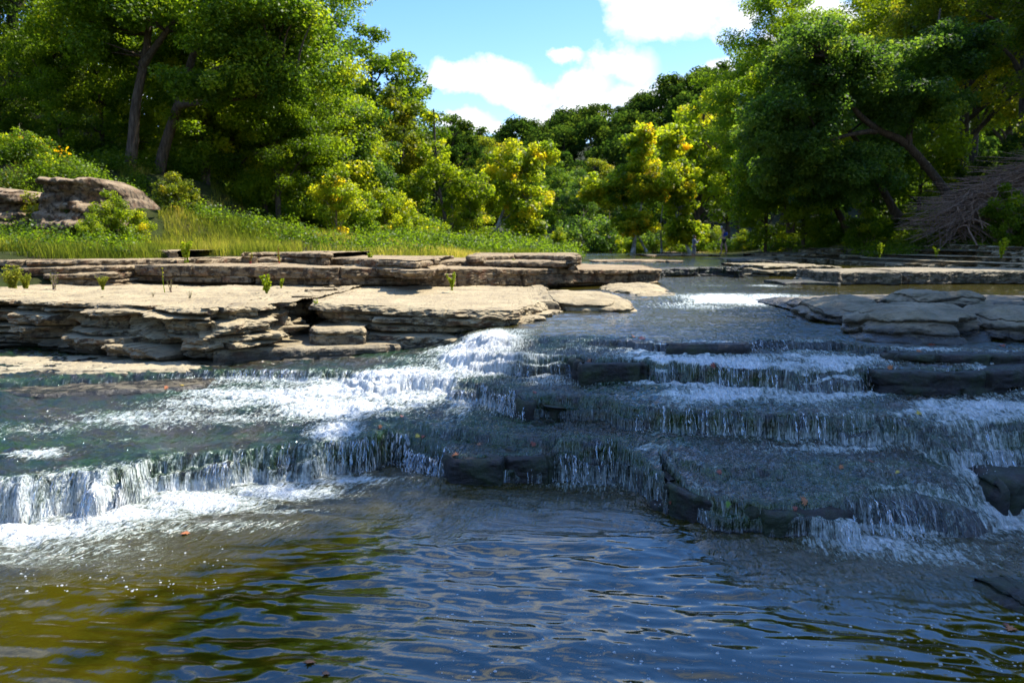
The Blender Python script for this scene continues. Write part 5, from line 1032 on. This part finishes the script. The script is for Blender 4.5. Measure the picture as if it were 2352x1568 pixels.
def drop(px, py):
    d = Vector(ray(px, py)).normalized(); ok, loc, nrm, *_ = S.ray_cast(dg, Vector((0, 0, CAMZ)), d)
    return (loc, nrm) if ok else (Vector(W(px, py, .3)), Vector((0, 0, 1)))
rng = np.random.default_rng(3)
for i, (px, py, sz, c, lab) in enumerate([(1848, 1152, .115, 'orange', 'large orange maple leaf stuck on the wet black rock nearest the camera'), (1828, 1168, .07, 'red', 'small red leaf just below the large orange one'), (1672, 1158, .085, 'fresh', 'green leaf on the front of the leaf strewn rock'), (1540, 1152, .05, 'red', 'reddish leaf at the corner of the leaf strewn rock'),
    (712, 1520, .085, 'orange', 'orange leaf floating at the bottom left of the pool'), (750, 1546, .06, 'brown', 'pale brown leaf floating below the orange one'), (428, 1224, .10, 'orange', 'orange leaf drifting below the white foam on the left'), (2324, 1446, .09, 'orange', 'orange leaf beside the rock tip in the bottom right corner'), (2310, 1436, .05, 'red', 'small red leaf in the bottom right corner'),
    (1046, 1045, .09, 'orange', 'orange leaf on the left corner of the dark mossy block'), (960, 1000, .08, 'yellow', 'yellow green leaf caught on the small upper step'), (972, 1002, .06, 'red', 'red leaf beside the yellow green one on the small step'), (1225, 1018, .09, 'red', 'dark red leaf on top behind the mossy block'), (1100, 1020, .07, 'brown', 'brown leaf on the small tread above the mossy block'), (872, 980, .07, 'orange', 'orange leaf on the tread left of the small step'), (924, 957, .08, 'red', 'red leaf on the shaded tread below the curved fall'), 
    (1654, 1084, .08, 'red', 'dark red leaf under the mossy rim on the right'), (1930, 1072, .07, 'orange', 'orange leaf in the shaded riffle on the right'), (2060, 1084, .06, 'yellow', 'yellow leaf fragment in the right hand riffle'), (2000, 1060, .07, 'red', 'red leaf halfway up the right hand riffle'),
    (1475, 778, .12, 'red', 'red leaf at the left end of the highest black ledge'), (1456, 774, .10, 'orange', 'orange red leaf beside it on the highest black ledge'), (1640, 838, .10, 'red', 'red leaf at the lip of the upper shelf fall'), (1355, 830, .11, 'brown', 'brown leaf lying on the bare black block'), (2044, 846, .11, 'orange', 'orange leaf at the lip left of the big black slab'), (2108, 806, .11, 'orange', 'orange leaf on the stepped slab at the right'), 
    (2140, 792, .12, 'red', 'red leaf in the wet margin below the large boulder'), (2300, 794, .12, 'red', 'right hand red leaf in the wet margin below the boulder'), (2110, 950, .08, 'yellow', 'yellow leaf on the shaded shelf at the right'), (380, 890, .09, 'orange', 'orange leaf washed up beside the thin wet shelf'), (420, 885, .08, 'yellow', 'yellow leaf washed up beside the thin wet shelf'), 
    (1230, 902, .08, 'red', 'red leaf against the round black rock'), ]):
    loc, nrm = drop(px, py); o = bpy.data.objects.new('fallen_leaf', LFM[c]); COL.objects.link(o)
    o.location = loc + nrm * .006; q = nrm.to_track_quat('Z', 'Y'); o.rotation_mode = 'QUATERNION'
    from mathutils import Quaternion
    o.rotation_quaternion = q @ Quaternion((0, 0, 1), rng.uniform(0, 6.28)); o.scale = (sz * .78,) * 3
    tag(o, lab, 'leaf', 'fallen leaves on the water and wet rock')
# foam bubbles drifting on the pool
V, Fq, n0 = [], [], 0
def dome(c, r, k=8):
    V = []; Fs = []
    for i, (rr, h) in enumerate([(1, 0), (.85, .28), (.5, .5), (.12, .58)]):
        for j in range(k): a = 6.283 * j / k; V.append((c[0] + r * rr * math.cos(a), c[1] + r * rr * math.sin(a), c[2] + r * h))
    for i in range(3):
        for j in range(k): Fs.append((i * k + j, i * k + (j + 1) % k, (i + 1) * k + (j + 1) % k, (i + 1) * k + j))
    return V, Fs
for i in range(900):
    if i < 520: px, py = 1000 + 1100 * rng.random(), 1250 + 318 * rng.random() ** .6
    elif i < 700: px, py = 2050 + 300 * rng.random(), 1420 + 148 * rng.random()
    else: px, py = 20 + 500 * rng.random(), 1250 + 120 * rng.random()
    x, y, _ = W(px, py, 0.0); r = .0016 + .008 * rng.random() ** 4
    hz = float(V_[0][0] * 0) if False else 0.0
    v, f = dome((x, y, 0), r); V += v; Fq += [tuple(a + n0 for a in q) for q in f]; n0 += len(v)
V = np.array(V)
# sit them on the rippled surface
zi = V_.reshape(len(YR), 1150, 3); rowsY = zi[:, 0, 1]
kk = np.clip(np.searchsorted(YR, V[:, 1]), 0, len(YR) - 1); uu = V[:, 0] / (V[:, 1] + .6); jj = np.clip(((uu + .95) / 1.9 * 1149).round().astype(int), 0, 1149)
V[:, 2] += zi[kk, jj, 2].reshape(-1, 32).mean(1).repeat(32)
g = link('foam_bubbles', np_mesh('foam_bubbles', V, np.array(Fq), True), M['bubble']); tag(g, 'small foam bubbles drifting on the dark pool', kind='stuff')
# ------------------------------------------------------------------ people
def skin_body(name, joints, edges, mat, parent, sub=2):
    me = bpy.data.meshes.new(name); me.from_pydata([j[0] for j in joints], edges, []); me.update()
    o = link(name, me, mat, parent); m = o.modifiers.new('skin', 'SKIN'); me.skin_vertices or None
    for i, j in enumerate(joints):
        r = j[1] if isinstance(j[1], tuple) else (j[1], j[1]); me.skin_vertices[0].data[i].radius = r
    me.skin_vertices[0].data[0].use_root = True; m.use_smooth_shade = True
    s = o.modifiers.new('sub', 'SUBSURF'); s.levels = sub; s.render_levels = sub
    return o
def person(label, at, H, rz, pose, mats):
    e = empty('person', at, rz); k = H / 1.7; e.scale = (k, k, k); tag(e, label, 'person')
    J = pose['J']; names = list(J); idx = {n: i for i, n in enumerate(names)}
    jo = [(J[n][:3], J[n][3]) for n in names]
    ed = [(idx[a], idx[b]) for a, b in pose['E']]
    body = skin_body('body', jo, ed, mats['skin'], e)
    for nm, jl, el, mk in pose['C']:
        jj = [(p[:3], p[3]) for p in jl]; skin_body(nm, jj, el, mats[mk], body if nm in ('hair',) else e)
    return e
# local frame: +Y is the way the figure faces, Z up
def legs(J, E, dy=.10, bend=0):
    for s, n in ((-1, 'l'), (1, 'r')):
        J['hip' + n] = (s * .09, 0, .90, .085); J['knee' + n] = (s * .10, dy * s + .02, .48, .058); J['calf' + n] = (s * .10, dy * s - .01, .32, .056); J['ank' + n] = (s * .10, dy * s * 1.1 - .03, .08, .036); J['toe' + n] = (s * .11, dy * s * 1.1 + .12, .03, .034)
        E += [('pelvis', 'hip' + n), ('hip' + n, 'knee' + n), ('knee' + n, 'calf' + n), ('calf' + n, 'ank' + n), ('ank' + n, 'toe' + n)]
def hand(J, E, wr, d, n, s):
    """palm, four fingers of unequal length and a side thumb"""
    wr = np.array(wr); d = np.array(d, float); d /= np.linalg.norm(d); sd = np.array([s * .5, .8, 0.1]); sd /= np.linalg.norm(sd)
    pm = wr + d * .06; J['palm' + n] = (*pm, .026); E.append(('wr' + n, 'palm' + n))
    for q, (o_, L_) in enumerate([(-.03, .055), (-.01, .068), (.01, .064), (.03, .048)]):
        a = pm + d * .035 + sd * o_; b_ = a + d * L_ + np.array([0, .012, 0]); J[f'f{q}{n}'] = (*a, .010); J[f't{q}{n}'] = (*b_, .008); E += [('palm' + n, f'f{q}{n}'), (f'f{q}{n}', f't{q}{n}')]
    th = pm - sd * .035 - d * .01; J['th' + n] = (*(th - sd * .02 + d * .03), .010); E.append(('palm' + n, 'th' + n))
def head(J, E, c, f, tilt=0):
    c = np.array(c, float); f = np.array(f, float); up = np.array([0, 0, 1.0]); f /= np.linalg.norm(f)
    J['jaw'] = (*(c + f * .035 - up * .06), .062); J['skull'] = (*(c - f * .015 + up * .03), .088); J['crown'] = (*(c - f * .02 + up * .09), .062); J['nose'] = (*(c + f * .108 - up * .01), .011); J['nb'] = (*(c + f * .07), .045)
    J['earl'] = (*(c + np.array([-.085, 0, 0])), .014); J['earr'] = (*(c + np.array([.085, 0, 0])), .014)
    E += [('neck', 'jaw'), ('jaw', 'skull'), ('skull', 'crown'), ('skull', 'nb'), ('nb', 'nose'), ('skull', 'earl'), ('skull', 'earr')]
# woman: head bowed, arms hanging slightly forward, walking
J = dict(pelvis=(0, 0, .95, (.13, .10))); E = []
J['waist'] = (0, .01, 1.10, (.115, .085)); J['chest'] = (0, .03, 1.28, (.14, .10)); J['sho'] = (0, .04, 1.40, (.10, .07)); J['neck'] = (0, .08, 1.47, .05)
E += [('pelvis', 'waist'), ('waist', 'chest'), ('chest', 'sho'), ('sho', 'neck')]
for s, n in ((-1, 'l'), (1, 'r')):
    J['sh' + n] = (s * .17, .04, 1.38, .05); J['el' + n] = (s * .20, .10, 1.12, .037); J['wr' + n] = (s * .19, .26, .93, .026); E += [('sho', 'sh' + n), ('sh' + n, 'el' + n), ('el' + n, 'wr' + n)]
    hand(J, E, J['wr' + n][:3], (0, .5, -.8), n, s)
legs(J, E, .14); head(J, E, (0, .14, 1.56), (0, .85, -.5))
C = [('tank_top', [(0, 0, .98, (.145, .115)), (0, .01, 1.10, (.13, .10)), (0, .03, 1.27, (.155, .115)), (0, .02, 1.37, (.10, .085))], [(0, 1), (1, 2), (2, 3)], 'top'),
     ('shorts', [(0, 0, .96, (.145, .115)), (-.09, .0, .86, .105), (-.10, -.04, .62, .085), (.09, .0, .86, .105), (.10, .06, .62, .085)], [(0, 1), (1, 2), (0, 3), (3, 4)], 'short'),
     ('backpack', [(0, -.14, 1.06, (.10, .07)), (0, -.16, 1.22, (.12, .08)), (0, -.12, 1.34, (.09, .05))], [(0, 1), (1, 2)], 'top'),
     ('cap', [(0, .12, 1.66, .085), (0, .17, 1.63, .08), (0, .26, 1.58, (.055, .012))], [(0, 1), (1, 2)], 'cap'),
     ('hair', [(0, .07, 1.58, .07), (0, .01, 1.60, .055), (0, -.04, 1.55, .03)], [(0, 1), (1, 2)], 'hair'),
     ('shoe', [(-.10, -.19, .05, .045), (-.11, -.03, .03, .045)], [(0, 1)], 'shoe'), ('shoe', [(.10, .12, .05, .045), (.11, .27, .03, .045)], [(0, 1)], 'shoe')]
Yw = 50.0; x, y, z = WD(1662, 583, Yw)
person('woman in pale cap, blue top and black shorts walking head bowed on the rock bar', (x, y, z), 1.72 * 57 / 57, R(75), dict(J=J, E=E, C=C), dict(skin=M['skin'], top=M['navy'], short=M['black'], cap=M['cap'], hair=M['hair_l'], shoe=M['greycloth']))
# smaller person: facing right, forearms raised in front
J = dict(pelvis=(0, 0, .95, (.12, .10))); E = []
J['waist'] = (0, 0, 1.10, (.11, .09)); J['chest'] = (0, 0, 1.28, (.14, .10)); J['sho'] = (0, 0, 1.40, (.10, .07)); J['neck'] = (0, .02, 1.47, .05)
E += [('pelvis', 'waist'), ('waist', 'chest'), ('chest', 'sho'), ('sho', 'neck')]
for s, n in ((-1, 'l'), (1, 'r')):
    J['sh' + n] = (s * .17, .0, 1.38, .055); J['el' + n] = (s * .21, .08, 1.13, .042); J['wr' + n] = (s * .10, .30, 1.25, .028); E += [('sho', 'sh' + n), ('sh' + n, 'el' + n), ('el' + n, 'wr' + n)]
    hand(J, E, J['wr' + n][:3], (-s * .2, .5, .6), n, s)
legs(J, E, .03); head(J, E, (0, .05, 1.58), (0, .95, -.25))
C = [('jacket', [(0, 0, .86, (.155, .125)), (0, 0, 1.08, (.135, .11)), (0, 0, 1.29, (.165, .125)), (0, 0, 1.39, (.11, .085)), (-.18, 0, 1.37, .068), (-.215, .08, 1.13, .056), (-.12, .27, 1.235, .042), (.18, 0, 1.37, .068), (.215, .08, 1.13, .056), (.12, .27, 1.235, .042)], [(0, 1), (1, 2), (2, 3), (3, 4), (4, 5), (5, 6), (3, 7), (7, 8), (8, 9)], 'top'),
     ('trousers', [(0, 0, .93, (.14, .115)), (-.09, .0, .86, .10), (-.10, .0, .50, .075), (-.10, -.02, .30, .065), (.09, .0, .86, .10), (.10, .05, .50, .075), (.10, .02, .30, .065)], [(0, 1), (1, 2), (2, 3), (0, 4), (4, 5), (5, 6)], 'leg'),
     ('hair', [(0, .0, 1.60, .095), (0, .02, 1.67, .085), (0, -.07, 1.66, .05)], [(0, 1), (0, 2)], 'hair')]
Ym = 40.0; x, y, z = WD(1593, 594, Ym)
person('smaller dark haired person in grey blue jacket, barefoot at the water with hands raised', (x, y, z), 1.7 * 53 / F * Ym / 1.7, R(-75), dict(J=J, E=E, C=C), dict(skin=M['skin_brown'], top=M['denim'], leg=M['greycloth'], hair=M['hair']))
# stone under each of them
